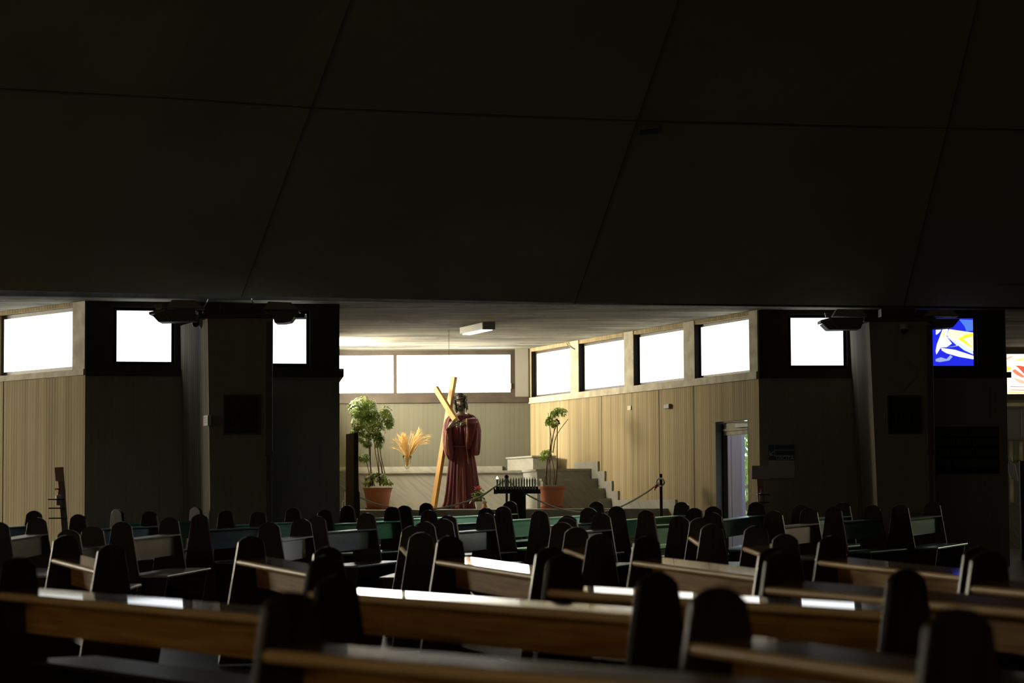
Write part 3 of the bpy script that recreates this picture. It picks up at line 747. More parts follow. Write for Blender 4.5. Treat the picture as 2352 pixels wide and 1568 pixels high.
# small notice on the lit pillar side
wv = Wall((tp1[3][0], tp1[3][1]), (tp1[0][0], tp1[0][1])); 
(u0,z0) = wv.hit(467,978,-.05); (u1,z1) = wv.hit(477,953,-.05)
g = empty('notice', wv.W(u0,-.05,z0), 'small white notice on the lit side of the left pillar', 'notice')
b_ = MB(); b_.prism([wv.W(u0,-.05,z0),wv.W(u1,-.05,z0),wv.W(u1,-.05,z1),wv.W(u0,-.05,z1)], wv.n*.045); b_.build('sheet', M['paper'], g)
b_ = MB(); 
for q,(ra,rb) in ((.72,(.15,.55)),(.5,(.3,.85)),(.28,(.15,.85))):
    b_.prism([wv.W(u0+(u1-u0)*ra,-.053,z0+(z1-z0)*q),wv.W(u0+(u1-u0)*rb,-.053,z0+(z1-z0)*q),wv.W(u0+(u1-u0)*rb,-.053,z0+(z1-z0)*(q+.08)),wv.W(u0+(u1-u0)*ra,-.053,z0+(z1-z0)*(q+.08))], wv.n*.002)
b_.build('print', M['paper_grey'], g)

# direction sign on the right front panel
def onwall_box(b_, w, x0, x1, y0, y1, d0, d1):
    ua, za = w.hit(x0, y0, d0); ub, zb = w.hit(x1, y1, d0)
    b_.prism([w.W(ua,d0,zb),w.W(ub,d0,zb),w.W(ub,d0,za),w.W(ua,d0,za)], w.n*(d1-d0)); return b_
g = empty('direction_sign', w_pr.W(*[w_pr.hit(1796,1097)[0], 0, w_pr.hit(1796,1097)[1]]), 'dark blue exit sign above a grey sheet, right of the door', 'sign')
onwall_box(MB(), w_pr, 1766, 1825, 1056, 1097, -.02, -.002).build('sheet', M['paper_grey'], g)
onwall_box(MB(), w_pr, 1766, 1825, 1021, 1057, -.028, -.002).build('board', M['bluesign'], g)
b_ = MB(); onwall_box(b_, w_pr, 1779, 1780, 1022, 1050, -.031, -.028); onwall_box(b_, w_pr, 1780, 1824, 1033, 1034, -.031, -.028); onwall_box(b_, w_pr, 1780, 1824, 1046, 1047, -.031, -.028)
for (xa,ya,xb,yb_) in ((1777,1036,1768,1044.5),(1768,1036,1768,1045),(1768,1045,1777,1045)):
    ua,za = w_pr.hit(xa,ya,-.03); ub,zb = w_pr.hit(xb,yb_,-.03); b_.tube([w_pr.W(ua,-.03,za), w_pr.W(ub,-.03,zb)], .006, 6)
b_.build('arrow', M['paper'], g)
fc = bpy.data.curves.new('lettering', 'FONT'); fc.body = 'USCITA'; fc.size = .075; fc.align_x = 'CENTER'; fc.extrude = .001
fo = bpy.data.objects.new('lettering', fc); COL.objects.link(fo); fc.materials.append(M['paper'])
uu, zz_ = w_pr.hit(1803, 1055.5, -.031)
bpy.context.view_layer.update()
me_ = bpy.data.meshes.new_from_object(fo.evaluated_get(bpy.context.evaluated_depsgraph_get())); bpy.data.objects.remove(fo)
fo = bpy.data.objects.new('lettering', me_); COL.objects.link(fo); fo.parent = g
fo.location = w_pr.W(uu,-.031,zz_) - Vector(g.location); fo.rotation_euler = (PI/2, 0, math.atan2(w_pr.a.y, w_pr.a.x))
# poster grid
g = empty('notice_board', w_pr.W(w_pr.hit(2222,1085)[0],0,w_pr.hit(2222,1085)[1]), 'very dark wide notice board under the blue stained glass', 'notice board')
onwall_box(MB(), w_pr, 2149, 2296, 980, 1087, -.03, -.002).build('board', M['frame_dark'], g)
pm = mat('dim_photo_sheet', (.05,.055,.055), .6)
for r_, cols in ((0,((2152,2222),(2226,2292))),(1,((2152,2194),(2198,2230),(2234,2292))),(2,((2152,2180),(2184,2238),(2242,2292))),(3,((2152,2182),(2186,2292)))):
    for (xa, xb) in cols: onwall_box(MB(), w_pr, xa, xb, 983+r_*23, 983+r_*23+19, -.034, -.030).build('sheet', pm, g)

# ------------------------------------------------------------------ pews
def depth_of(x, Y):
    Yc = Y + .006*(x-1176)
    return 1610/(Yc-1150) if Yc > 1242 else 3310/(Yc-1052.8)
PROF = [(-.250,0),(-.099,.930),(-.070,.957),(-.035,.975),(.0,.98),(.035,.975),(.070,.957),(.099,.930),(.250,0)]
def pew(L, R_, typ, label, group, bmat='oak', lean=0.0, sl=.02):
    DL, DR = depth_of(*L), depth_of(*R_)
    pl = at(L[0], 1150, DL); pr = at(R_[0], 1150, DR)
    pl = Vector((cx(L[0]+0, DL), DL, 0)); pr = Vector((cx(R_[0], DR), DR, 0))
    a, c = (pl, pr) if typ == 1 else (pr, pl)
    d = c - a; Ln = d.length; ang = math.atan2(d.y, d.x)
    za, zc = fz(a.y), fz(c.y)
    mid = (a+c)/2; g_ = empty('pew', (mid.x, mid.y, (za+zc)/2), label, 'pew', group)
    tilt = -math.atan2(zc-za, Ln) + lean
    g_.rotation_euler = (0, tilt, ang)
    h = Ln/2; t = .02
    def part(b_, nm, m_, bevel=.004):
        o_ = b_.build(nm, m_, mw=Matrix.Identity(4), bevel=bevel); o_.parent = g_; return o_
    for sx in (-h, h):
        x0 = sx - t
        part(MB().prism([(x0,y,z) for y,z in PROF], (2*t,0,0)), 'end_panel', M['walnut'], .005)
    # book ledge with a rounded nose on the rear side, its top leaning slightly
    y0, y1 = -.118, .125; lz = .80
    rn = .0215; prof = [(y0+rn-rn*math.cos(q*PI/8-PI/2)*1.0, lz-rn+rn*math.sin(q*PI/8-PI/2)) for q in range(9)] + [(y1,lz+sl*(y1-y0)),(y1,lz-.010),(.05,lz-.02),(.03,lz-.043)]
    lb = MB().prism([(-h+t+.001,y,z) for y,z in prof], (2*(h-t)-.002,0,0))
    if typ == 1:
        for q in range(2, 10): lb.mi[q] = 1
        part(lb, 'book_ledge', [M['gloss'], M['nose_highlight']], 0)
    else: part(lb, 'book_ledge', M[bmat], 0)
    # slatted back board
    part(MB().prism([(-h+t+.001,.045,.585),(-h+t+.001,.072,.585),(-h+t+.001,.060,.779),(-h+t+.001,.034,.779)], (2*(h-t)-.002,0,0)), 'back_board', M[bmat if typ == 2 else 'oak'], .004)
    # seat, its front apron and two leg boards
    part(MB().box(-h+t+.001, h-t-.001, .02, .455, .425, .45), 'seat', M['walnut'] if typ == 1 else M[bmat], .008)
    for sx in (-h+t+.06, h-t-.10):
        part(MB().prism([(sx,.20,.002),(sx,.36,.002),(sx,.43,.424),(sx,.14,.424)], (.035,0,0)), 'seat_leg', M['walnut'], .003)
    part(MB().box(-h+t+.001, h-t-.001, -.03, .0, .17, .26), 'stretcher', M['walnut'], .003)
    return g_
G1 = 'pews of the near block with their backs to the left'
G2 = 'pews of the far block with their seats to the right'
NEAR = [
 ((40,1284),(768,1311),'long left foreground pew whose golden ledge starts at the left edge of view'),
 ((745,1279),(1503,1305),'foreground pew in the middle with the brightest white reflection along its ledge'),
 ((665,1360),(2480,1442),'nearest pew, its blurred ledge crossing the very bottom of the view'),
 ((1290,1276),(2073,1298),'pew with a thin ledge line directly above the ledge of the middle foreground pew'),
 ((1643,1348),(2190,1388),'blurred foreground pew at lower right with a broad dark rounded end panel'),
 ((1790,1272),(2560,1302),'pew behind the lower right one with a bright white stripe on its ledge'),
 ((2262,1268),(2700,1286),'pew at the right edge beginning behind the last rounded panel'),
 ((151,1230.5),(255,1246),'short-looking pew with one bright slanting ledge near the left edge'),
 ((575,1233),(751,1250),'pew with slanting dark ledge in front of the left pillar'),
 ((1031,1233),(1260,1250),'pew with slanting ledge right below the statue'),
 ((1481,1234),(1771,1251),'pew with slanting ledge below the door'),
 ((1905,1233),(2240,1249),'pew with reddish ledge below the right pillar'),
 ((1321,1211),(1374,1222),'end-on pew with a short bright ledge between two round panels, below the stairs'),
 ((1732,1208),(1799,1222),'end-on pew with a short bright ledge, right of the door'),
 ((1605,1190),(1632,1200),'end-on pew with a small pale ledge, just left of the door'),
 ((947,1208),(966,1219),'end-on pew with two nested panel tops, left of the statue base'),
]
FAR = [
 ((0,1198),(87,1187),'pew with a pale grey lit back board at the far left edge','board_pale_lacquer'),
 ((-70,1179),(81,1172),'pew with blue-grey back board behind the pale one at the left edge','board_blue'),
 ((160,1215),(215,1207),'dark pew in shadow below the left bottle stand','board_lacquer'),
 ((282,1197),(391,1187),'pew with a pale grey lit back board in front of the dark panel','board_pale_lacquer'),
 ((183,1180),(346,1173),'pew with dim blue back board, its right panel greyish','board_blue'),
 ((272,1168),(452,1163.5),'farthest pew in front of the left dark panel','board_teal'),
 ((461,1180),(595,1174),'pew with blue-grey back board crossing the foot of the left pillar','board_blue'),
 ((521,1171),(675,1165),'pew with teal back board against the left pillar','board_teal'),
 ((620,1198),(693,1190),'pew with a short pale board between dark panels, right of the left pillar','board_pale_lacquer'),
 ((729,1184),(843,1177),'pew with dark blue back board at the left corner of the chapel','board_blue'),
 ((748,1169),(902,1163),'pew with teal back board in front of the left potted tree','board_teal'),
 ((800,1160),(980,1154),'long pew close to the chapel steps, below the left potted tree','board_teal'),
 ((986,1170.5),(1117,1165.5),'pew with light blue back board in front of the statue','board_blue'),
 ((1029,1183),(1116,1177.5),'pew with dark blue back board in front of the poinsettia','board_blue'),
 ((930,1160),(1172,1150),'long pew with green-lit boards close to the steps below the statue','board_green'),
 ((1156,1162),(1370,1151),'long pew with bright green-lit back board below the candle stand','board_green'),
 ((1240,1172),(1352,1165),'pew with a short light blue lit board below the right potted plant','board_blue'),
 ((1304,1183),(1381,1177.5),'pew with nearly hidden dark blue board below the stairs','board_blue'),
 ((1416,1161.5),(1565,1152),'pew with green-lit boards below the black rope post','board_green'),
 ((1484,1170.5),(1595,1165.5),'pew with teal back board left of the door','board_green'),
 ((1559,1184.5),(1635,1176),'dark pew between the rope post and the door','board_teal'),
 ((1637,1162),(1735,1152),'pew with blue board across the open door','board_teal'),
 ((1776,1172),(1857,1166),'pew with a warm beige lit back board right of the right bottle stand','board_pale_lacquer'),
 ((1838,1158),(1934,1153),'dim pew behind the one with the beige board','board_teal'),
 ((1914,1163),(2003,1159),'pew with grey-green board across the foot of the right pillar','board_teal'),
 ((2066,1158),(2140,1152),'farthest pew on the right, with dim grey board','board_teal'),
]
LEAN = [.010,.0075,.004,.009,.006,.010,.010,.010,.010,.010,.010,.010,.010,.010,.010,.010]
SLOPE = [.055,.040,.030,.040,.05,.10,.10,.08,.08,.085,.08,.08,.09,.09,.09,.09]      # the book ledges slope down towards the reader
for (L_, R2, lab), ln, sl_ in zip(NEAR, LEAN, SLOPE): pew(L_, R2, 1, lab, G1, lean=ln, sl=sl_)
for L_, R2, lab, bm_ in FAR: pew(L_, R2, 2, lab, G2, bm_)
pew((1018,1190),(975,1197), 2, 'end-on pew overlapping just behind the nested pair of panel tops', G2, 'board_lacquer')
pew((1289,1198),(1300,1188), 2, 'end-on pew with stacked round panel tops below the candle stand', G2, 'board_lacquer')

# ------------------------------------------------------------------ potted trees
def leaf_cluster(b_, c, r_, n, size, seedv):
    rr = random.Random(seedv)
    for _ in range(n):
        # a palmate spray of narrow leaflets
        while True:
            d = Vector((rr.uniform(-1,1), rr.uniform(-1,1), rr.uniform(-1,1)))
            if .25 < d.length < 1: break
        p = Vector(c) + Vector((d.x*r_[0], d.y*r_[1], d.z*r_[2]))
        out = (d + Vector((0,0,.35))).normalized()
        t1 = out.cross(Vector((rr.uniform(-1,1), rr.uniform(-1,1), .3))).normalized(); t2 = out.cross(t1)
        k = rr.randint(6, 8); s = size*rr.uniform(.7, 1.15)
        for i in range(k):
            a = 2*PI*i/k + rr.uniform(-.15,.15); dr = t1*math.cos(a) + t2*math.sin(a)
            dr = (dr - out*rr.uniform(-.1,.25) - Vector((0,0,.35))).normalized(); sd = dr.cross(out).normalized()
            w_ = s*.17; q0 = p + dr*s*.12; q1 = p + dr*s*.55; q2 = p + dr*s
            nrm = out*w_*.35
            b_.add([q0, q1+sd*w_-nrm, q2-Vector((0,0,s*.12)), q1-sd*w_-nrm, q1+nrm*.4], [(0,1,4),(1,2,4),(2,3,4),(3,0,4)])
def pot(g_, c, r_top, r_bot, h):
    MB().lathe([(r_bot*1.18,0),(r_bot*1.28,.035),(r_bot*1.24,.035),(r_bot*1.15,.012),(.001,.012)], c, 32, False).build('saucer', M['terracotta'], g_, smooth=False)
    z0 = .013
    MB().lathe([(.001,z0),(r_bot,z0),(r_bot*1.1,.05),(r_top*.9,h-.06),(r_top*.93,h-.055),(r_top*.94,h-.025),(r_top,h-.02),(r_top,h),(r_top*.93,h),(r_top*.88,h-.05),(.001,h-.05)], c, 36, False).build('pot', M['terracotta'], g_, smooth=False)
    MB().lathe([(r_top*.87,h-.048),(r_top*.5,h-.03),(.001,h-.025)], c, 20, False).build('soil', M['soil'], g_)
def stems(b_, base, tops, D, r0=.0085):
    for (x0, y0), mids, (x1, y1), dy in tops:
        P = [at(x0,y0,D+dy*.3)] + [at(x,y,D+dy*.6) for x,y in mids] + [at(x1,y1,D+dy)]
        # smooth subdivision
        out = []
        for i in range(len(P)-1):
            p0 = P[max(i-1,0)]; p1 = P[i]; p2 = P[i+1]; p3 = P[min(i+2,len(P)-1)]
            for t in (0,.33,.66):
                out.append(.5*((2*p1)+(p2-p0)*t+(2*p0-5*p1+4*p2-p3)*t*t+(3*p1-p0-3*p2+p3)*t**3))
        out.append(P[-1]); b_.tube(out, [r0*(1-.45*i/(len(out)-1)) for i in range(len(out))], 6)
D = 40.0
c = Vector((cx(867,D), D, ZD)); g = empty('umbrella_tree', c, 'tall leafy umbrella plant in a terracotta pot, left of the wheat vase', 'potted plant')
pot(g, c, .25, .165, .36)
b = MB()
stems(b, c, [((856,1116),[(851,1080)],(852,1010),.05),((861,1116),[(853,1085)],(848,1000),-.05),((857,1116),[(850,1060)],(845,985),.0),((873,1116),[(868,1070),(861,1030)],(856,960),.06),((874,1116),[(871,1085)],(866,1000),-.04),
   ((881,1116),[(876,1075),(868,1035)],(862,980),.03),((891,1113),[(880,1070),(872,1030)],(868,990),-.03),((852,1116),[(850,1095)],(840,1052),-.06),((881,1115),[(879,1090)],(876,1060),.05),((860,1000),[(852,970)],(846,935),0),((860,1000),[(875,975)],(885,950),0),((856,1000),[(840,975)],(822,960),0)], D)
b.build('stem', M['stem'], g, smooth=True)
b = MB()
for i, (x, y, rx, ry, n) in enumerate([(838,925,28,18,34),(822,945,24,20,32),(850,950,34,22,46),(886,948,18,18,24),(893,965,12,18,16),(828,970,26,20,30),(862,980,28,22,34),(838,1000,18,18,22),(870,1003,16,16,18),(845,1018,12,9,10),(869,1022,12,9,9),
     (838,1050,13,11,14),(825,1048,8,9,6),(846,1097,8,8,6),(866,1092,20,12,15),(880,1100,14,12,10),(845,1108,13,6,8),(893,1108,8,6,5),(812,930,14,14,12),(816,990,12,10,8)]):
    leaf_cluster(b, at(x,y,D + R.uniform(-.12,.12)), (rx/139., .16 if rx > 15 else .08, ry/139.), int(n*1.5), .072, i)
b.build('foliage', M['leaf'], g)
D = 38.9
c = Vector((cx(1266.5,D), D, ZD)); g = empty('umbrella_tree', c, 'thin bare-stemmed umbrella plant in a terracotta pot in front of the stairs', 'potted plant')
pot(g, c, .225, .155, .36)
b = MB()
stems(b, c, [((1254,1113),[(1252,1095),(1259,1050),(1270,1000)],(1281,970),.03),((1257,1113),[(1254,1085),(1262,1040),(1268,1010)],(1283,955),-.03),((1256,1113),[(1256,1080),(1264,1045)],(1278,950),.05),
   ((1272,1113),[(1273,1080),(1265,1042),(1266,1010)],(1262,975),.0),((1275,1113),[(1278,1085),(1280,1020)],(1281,965),.04),((1277,1113),[(1279,1085),(1280,1020)],(1279,960),-.02),((1263,1113),[(1263,1060)],(1263,1000),.05),((1270,1040),[(1278,1000)],(1305,962),0),((1264,1000),[(1262,970)],(1259,948),0),((1266,1045),[(1262,1050)],(1252,1050),-.03)], D, .0078)
b.build('stem', M['stem'], g, smooth=True)
MB().tube([at(1277,963,D-.05),at(1283,966,D-.07),at(1285,974,D-.07)], .012, 6).build('tie', M['black'], g)
b = MB()
for i, (x, y, rx, ry, n) in enumerate([(1282,942,14,9,15),(1293,944,9,9,9),(1272,948,9,8,9),(1262,962,8,7,8),(1272,970,10,6,8),(1259,970,6,6,5),(1251,1040,7,8,7),(1247,1050,6,8,6),(1259,1035,8,4,4)]):
    leaf_cluster(b, at(x,y,D+R.uniform(-.05,.05)), (rx/143., .09, ry/143.), n, .075, 50+i)
b.build('foliage', M['leaf2'], g)

# flowering plant in a white pot beside the statue
D = 39.4
c = Vector((cx(1099,D), D, ZD)); g = empty('poinsettia', c, 'small red-flowering plant in a white pot at the foot of the statue', 'potted plant')
MB().lathe([(.001,0),(.045,0),(.065,.12),(.068,.125),(.062,.125),(.058,.11),(.001,.11)], c, 24, False).build('pot', M['white'], g, smooth=False)
b = MB(); rr = random.Random(3)
def bigleaf(b_, p, d, s, w_):
    d = d.normalized(); up = Vector((0,0,1)); sd = d.cross(up).normalized(); 
    q0, q1, q2 = p, p + d*s*.5 + Vector((0,0,s*.10)), p + d*s - Vector((0,0,s*.25))
    b_.add([q0, q1+sd*w_, q2, q1-sd*w_, q1-Vector((0,0,.006))], [(0,1,4),(1,2,4),(2,3,4),(3,0,4)])
cc = c + Vector((0,0,.17))
for i in range(46):
    a = rr.uniform(0,2*PI); el = rr.uniform(-.6,.7); p = cc + Vector((rr.uniform(-.05,.05), rr.uniform(-.05,.05), rr.uniform(-.04,.13)))
    bigleaf(b, p, Vector((math.cos(a), math.sin(a), el)), rr.uniform(.09,.16), .035)
b.build('leaf', M['leaf'], g)
b = MB()
for i in range(26):
    a = rr.uniform(0,2*PI); p = cc + Vector((rr.uniform(-.05,.03)-.01, rr.uniform(-.05,.03), rr.uniform(.13,.19)))
    bigleaf(b, p, Vector((math.cos(a), math.sin(a), rr.uniform(-.2,.9))), rr.uniform(.05,.08), .016)
b.build('flower', M['red'], g)
MB().tube([c+Vector((0,0,.11)), cc+Vector((0,0,.08)), cc+Vector((-.02,0,.15))], .008, 6).build('stem', M['stem'], g)
# a darker clay pot just behind it
D2 = 40.0; c = Vector((cx(1112,D2), D2, ZD)); o = MB().lathe([(.001,0),(.06,0),(.03,.08),(.045,.12),(.001,.12)], c, 16, False).build('clay_bell', M['terracotta']); setp(o, 'small dark clay cone on the floor behind the white flower pot', 'ornament')

# glass vase and dried wheat on the ledge
D = 41.8
c = Vector((cx(935,D), D, ZL)); g = empty('glass_vase', c, 'clear flared glass vase holding dried wheat on the marble ledge', 'vase')
out_ = [(.045,0),(.05,.006),(.02,.02),(.012,.03),(.038,.055),(.052,.12),(.060,.18),(.078,.265)]
inn = [(.072,.265),(.054,.18),(.046,.12),(.032,.06),(.001,.05)]
MB().lathe([(.001,0)]+out_+inn, c, 28, False).build('vase_body', M['vase'], g, smooth=True)
b = MB(); b2 = MB(); rr = random.Random(11)
for i in range(150):
    t = rr.random()
    if i < 85: ax, h_ = rr.gauss(-.045,.035), rr.uniform(.40,.60)
    else: ax, h_ = rr.gauss(.17,.06), rr.uniform(.46,.68)
    if i % 19 == 0: ax = rr.choice([-.20,-.16,-.13]); h_ = rr.uniform(.36,.55)
    ay = rr.gauss(0,.07)
    p0 = c + Vector((rr.uniform(-.018,.018), rr.uniform(-.018,.018), .07)); p1 = c + Vector((ax*.22, ay*.3, .27)); 
    bend = (.12 if ax > .2 else .03)*rr.uniform(.4,1.4)
    p2 = c + Vector((ax*.75, ay*.8, .27+(h_-.27)*.75)); p3 = c + Vector((ax*(1+bend), ay, h_ - bend*.35))
    b.tube([p0,p1,p2,p3], .0026, 4)
    d = (p3-p2).normalized() + Vector((rr.uniform(-.3,.3)+(.3 if ax>.2 else 0), 0, rr.uniform(-.45,.15))); d.normalize()
    e = p3 + d*.06; b2.tube([p3, p3+d*.02, p3+d*.045, e], [.002,.0075,.006,.001], 5)
    for k in range(4):
        dd = (d + Vector((rr.uniform(-.35,.35), rr.uniform(-.35,.35), rr.uniform(-.3,.3)))).normalized(); b2.tube([p3+d*.02, p3+d*.02+dd*rr.uniform(.06,.10)], [.0012,.0004], 3)
gw = empty('dried_wheat', c + Vector((0,0,.07)), 'golden dried wheat bouquet fanning out of the glass vase', 'dried flowers')
b.build('stalk', M['wheat'], gw)['kind'] = 'stuff'; b2.build('ear', M['wheat'], gw)['kind'] = 'stuff'

# ------------------------------------------------------------------ rope barrier, candle stand, totem
ZS2 = ZD - .164*2
def post(px, D, z0, rowtop, ball, label):
    x = cx(px, D); zt_ = at(px, rowtop, D).z
    g_ = empty('rope_post', (x, D, z0), label, 'rope post')
    MB().box(x-.022, x+.022, D-.022, D+.022, z0+.012, zt_).build('pole', M['black'], g_, bevel=.004) if not ball else MB().tube([(x,D,z0+.012),(x,D,zt_)], .018, 12).build('pole', M['black'], g_, smooth=True)
    MB().lathe([(.001,0),(.12,0),(.12,.008),(.03,.014),(.001,.014)], (x,D,z0+.001), 24, False).build('base', M['black'], g_)
    if ball: MB().ball((x,D,zt_-.0), .036).build('ball_finial', M['black'], g_, smooth=True)
    b_ = MB()
    for s in (-1,1): b_.tube([(x+s*.015,D-.03,zt_-.16),(x+s*.05,D-.04,zt_-.15),(x+s*.055,D-.04,zt_-.12)], .006, 6)
    b_.build('hook', M['black'], g_)
    return Vector((x, D, zt_))
pA = post(1517, 36.45, ZS2, 1088, False, 'square black rope post at the right end of the barrier')
pB = post(1163, 36.45, ZS2, 1095, True, 'black ball-topped rope post behind the candle stand')
# totem board at the left
D = 35.3
g = empty('information_totem', (cx(808,D), D, fz(D)), 'tall leaning dark information board at the left corner of the chapel', 'display board')
zb = fz(D)
def totem(pts, D_, t, nm, m_): 
    b_ = MB(); P = [at(x,y,D_) for x,y in pts]; P = [Vector((p.x,p.y,max(p.z,zb+.002))) for p in P]; b_.prism(P, (0,t,0)); return b_.build(nm, m_, g, bevel=.004)
totem([(794.5,997),(813,994),(813,1300),(793,1300)], D, .05, 'board', M['brown'])
totem([(813,994),(823,992),(823,1064),(818,1066),(816,1300),(813,1300)], D+.004, .06, 'side', M['black'])
totem([(813,1066),(823,1062),(824,1128),(826,1130),(829,1300),(811,1300)], D-.03, .03, 'leg', M['darkgrey'])
def rope(pts, label, r=.013):
    P = []
    for i in range(len(pts)-1):
        p0 = pts[max(i-1,0)]; p1 = pts[i]; p2 = pts[i+1]; p3 = pts[min(i+2,len(pts)-1)]
        for t in (0,.2,.4,.6,.8): P.append(.5*((2*p1)+(p2-p0)*t+(2*p0-5*p1+4*p2-p3)*t*t+(3*p1-p0-3*p2+p3)*t**3))
    P.append(pts[-1]); o_ = MB().tube(P, r, 8).build('barrier_rope', M['rope'], smooth=True); return setp(o_, label, 'rope', 'sagging barrier ropes')
DR_ = 36.4
rope([at(824,1140,DR_), at(850,1152,DR_), at(888,1163,DR_), at(950,1172,DR_), at(1010,1167,DR_), at(1060,1155,DR_), at(1105,1139,DR_), at(1134,1120,DR_), at(1160,1104,DR_)], 'pale barrier rope sagging in front of the statue')
rope([at(1166,1104,DR_), at(1190,1122,DR_), at(1212,1136,DR_), at(1250,1155,DR_), at(1290,1169,DR_), at(1345,1177,DR_), at(1400,1172,DR_), at(1443,1155,DR_), at(1490,1127,DR_), at(1513,1107,DR_-.02)], 'pale barrier rope sagging in front of the stairs up to the square post')
rope([at(770,1108,DR_), at(786,1118,DR_), at(795,1125,DR_)], 'short piece of barrier rope left of the information board')
q = [at(1517+9*math.cos(t), 1107+9*math.sin(t), DR_-.02+.09*math.sin(t*1.0+1)) for t in [i*2*PI/10 for i in range(11)]]
o = MB().tube(q, .013, 8).build('rope_loop', M['rope'], smooth=True); setp(o, 'loop of rope wound round the square black post', 'rope')
b = MB(); b.tube([at(1511,1112,DR_-.06), at(1505,1119,DR_-.06)], .022, 8); b.tube([at(1505,1117,DR_-.06), at(1504,1126,DR_-.06)], .010, 6)
o = b.build('ribbon', M['redtie']); setp(o, 'dark red ribbon tied on the rope beside the square post', 'ribbon')

# electric candle stand
D = 35.4; s_ = F/D
g = empty('candle_stand', (cx(1187,D), D, fz(D)), 'black stand with a row of electric candles in front of the stairs', 'candle stand')
b = MB(); addpx(b, [(1143,1124),(1241,1123),(1242,1133),(1143,1133)], D, .34); b.build('tray', M['black'], g, bevel=.006)
b = MB(); addpx(b, [(1134,1118),(1138,1124),(1143,1124),(1143,1134),(1134,1134)], D-.01, .36); b.build('coin_box', M['darkgrey'], g, bevel=.004)
b = MB(); addpx(b, [(1139,1117),(1236,1117),(1236,1124),(1139,1124)], D+.05, .24); b.build('candle_tray', M['black'], g, bevel=.003)
x0 = cx(1170,D); x1 = cx(1204,D); MB().box(x0, x1, D+.06, D+.28, fz(D)+.06, at(1187,1133,D).z).build('column', M['black'], g, bevel=.005)
MB().box(cx(1160,D), cx(1216,D), D, D+.36, fz(D)+.001, fz(D)+.06).build('foot', M['black'], g, bevel=.005)
MB().box(cx(1202,D), cx(1207,D), D+.05, D+.3, fz(D)+.06, at(1187,1134,D).z).build('side_rail', M['darkgrey'], g)
for k in range(15):
    px = 1141.5 + k*6.2
    x = cx(px, D); zt_ = at(px, 1100, D).z; zb_ = at(px, 1124 if k else 1117, D).z
    q = MB(); q.lathe([(.001,0),(.0115,0),(.0115,(zt_-zb_)*.5),(.0135,(zt_-zb_)*.52),(.0135,zt_-zb_),(.001,zt_-zb_)], (x, D+.045 if k else D+.03, zb_), 10, False)
    o_ = q.build('candle', M['candle'], g)
    h_ = MB().lathe([(.001,0),(.009,.005),(.006,.016),(.0005,.030)], (0,0,0), 8, False)
    for v in h_.v: v += Vector((x, (D+.045 if k else D+.03), zt_))
    f_ = MB(); f_.v, f_.f, f_.mi = h_.v, h_.f, h_.mi
    if k == 0:
        for v in f_.v: v.x = x + (v.x-x)*2.0; v.z = zt_ + (v.z-zt_)*1.5
    f_.build('bulb', M['flame'] if k == 0 else M['candle'], o_, origin=None)
# thin twisted wire among the candles
o = MB().tube([at(1146,1113,D-.02), at(1150,1108,D-.02), at(1156,1104,D-.02), at(1163,1100,D-.02), at(1170,1106,D-.02), at(1178,1110,D-.02)], .004, 5).build('wire', M['black'], g)

# sanitiser stands
def stand(D, pts, sign, shelves, btl, lab, labb):
    z0 = fz(D)
    g_ = empty('bottle_stand', (cx((pts[-1][0]+pts[-2][0])/2, D), D, z0), lab, 'stand')
    P = [at(x,y,D) for x,y in pts]; P = [Vector((p.x,p.y,max(p.z,z0+.012))) for p in P]
    MB().prism(P, (0,.06,0)).build('upright', M['brown'], g_, bevel=.003)
    pxp(sign, D-.03, .028).build('sign_plate', M['paper_grey'] if D > 33 else mat('brown_sign_plate', (.50,.32,.23), .6), g_, bevel=.002)
    for (xa, xb, y) in shelves:
        a0 = at(xa, y, D-.0); a1 = at(xb, y-2, D)
        MB().box(a0.x, a1.x, D-.20, D+.02, a0.z-.012, a0.z+.004).build('shelf', M['black'], g_, bevel=.002)
    bx, by = btl; c_ = at(bx, by, D-.07)
    MB().box(c_.x-.15, c_.x+.15, D-.1, D+.16, z0+.001, z0+.012).build('base', M['black'], g_)
    gb = empty('pump_bottle', c_, labb, 'bottle')
    MB().lathe([(.001,0),(.030,0),(.036,.06),(.042,.10),(.036,.125),(.015,.14),(.001,.14)], c_, 20, False).build('bottle_body', M['bottle'], gb, smooth=True)
    b_ = MB(); b_.lathe([(.016,.14),(.016,.165),(.007,.17),(.007,.195),(.02,.2),(.022,.215),(.001,.22)], c_, 14, False); b_.tube([c_+Vector((0,0,.208)), c_+Vector((-.045,0,.212)), c_+Vector((-.05,0,.195))], .008, 8)
    b_.build('pump', M['redplastic'], gb, smooth=True)
D = 31.3
stand(D, [(132,1090),(145.5,1090),(154.5,1215),(156,1400),(143,1400),(141.5,1215)], [(125,1073),(145,1072),(147.5,1105),(127.5,1105)], [(117,148,1146),(118,150,1166),(118,154,1189)], (135,1160), 'brown bottle stand with sloping plate and three thin shelves in the left chapel', 'white bottle with bright red pump on the left stand')
D = 34.0
stand(D, [(1738,1095),(1752,1095),(1760,1215),(1764,1400),(1748,1400),(1745,1215)], [(1727,1069),(1770,1069),(1769,1101),(1727,1100)], [(1737,1764,1135),(1738,1764,1153),(1738,1764,1180)], (1750,1152), 'dim bottle stand with grey sheet on top beside the door', 'dim white bottle with red pump on the stand beside the door')

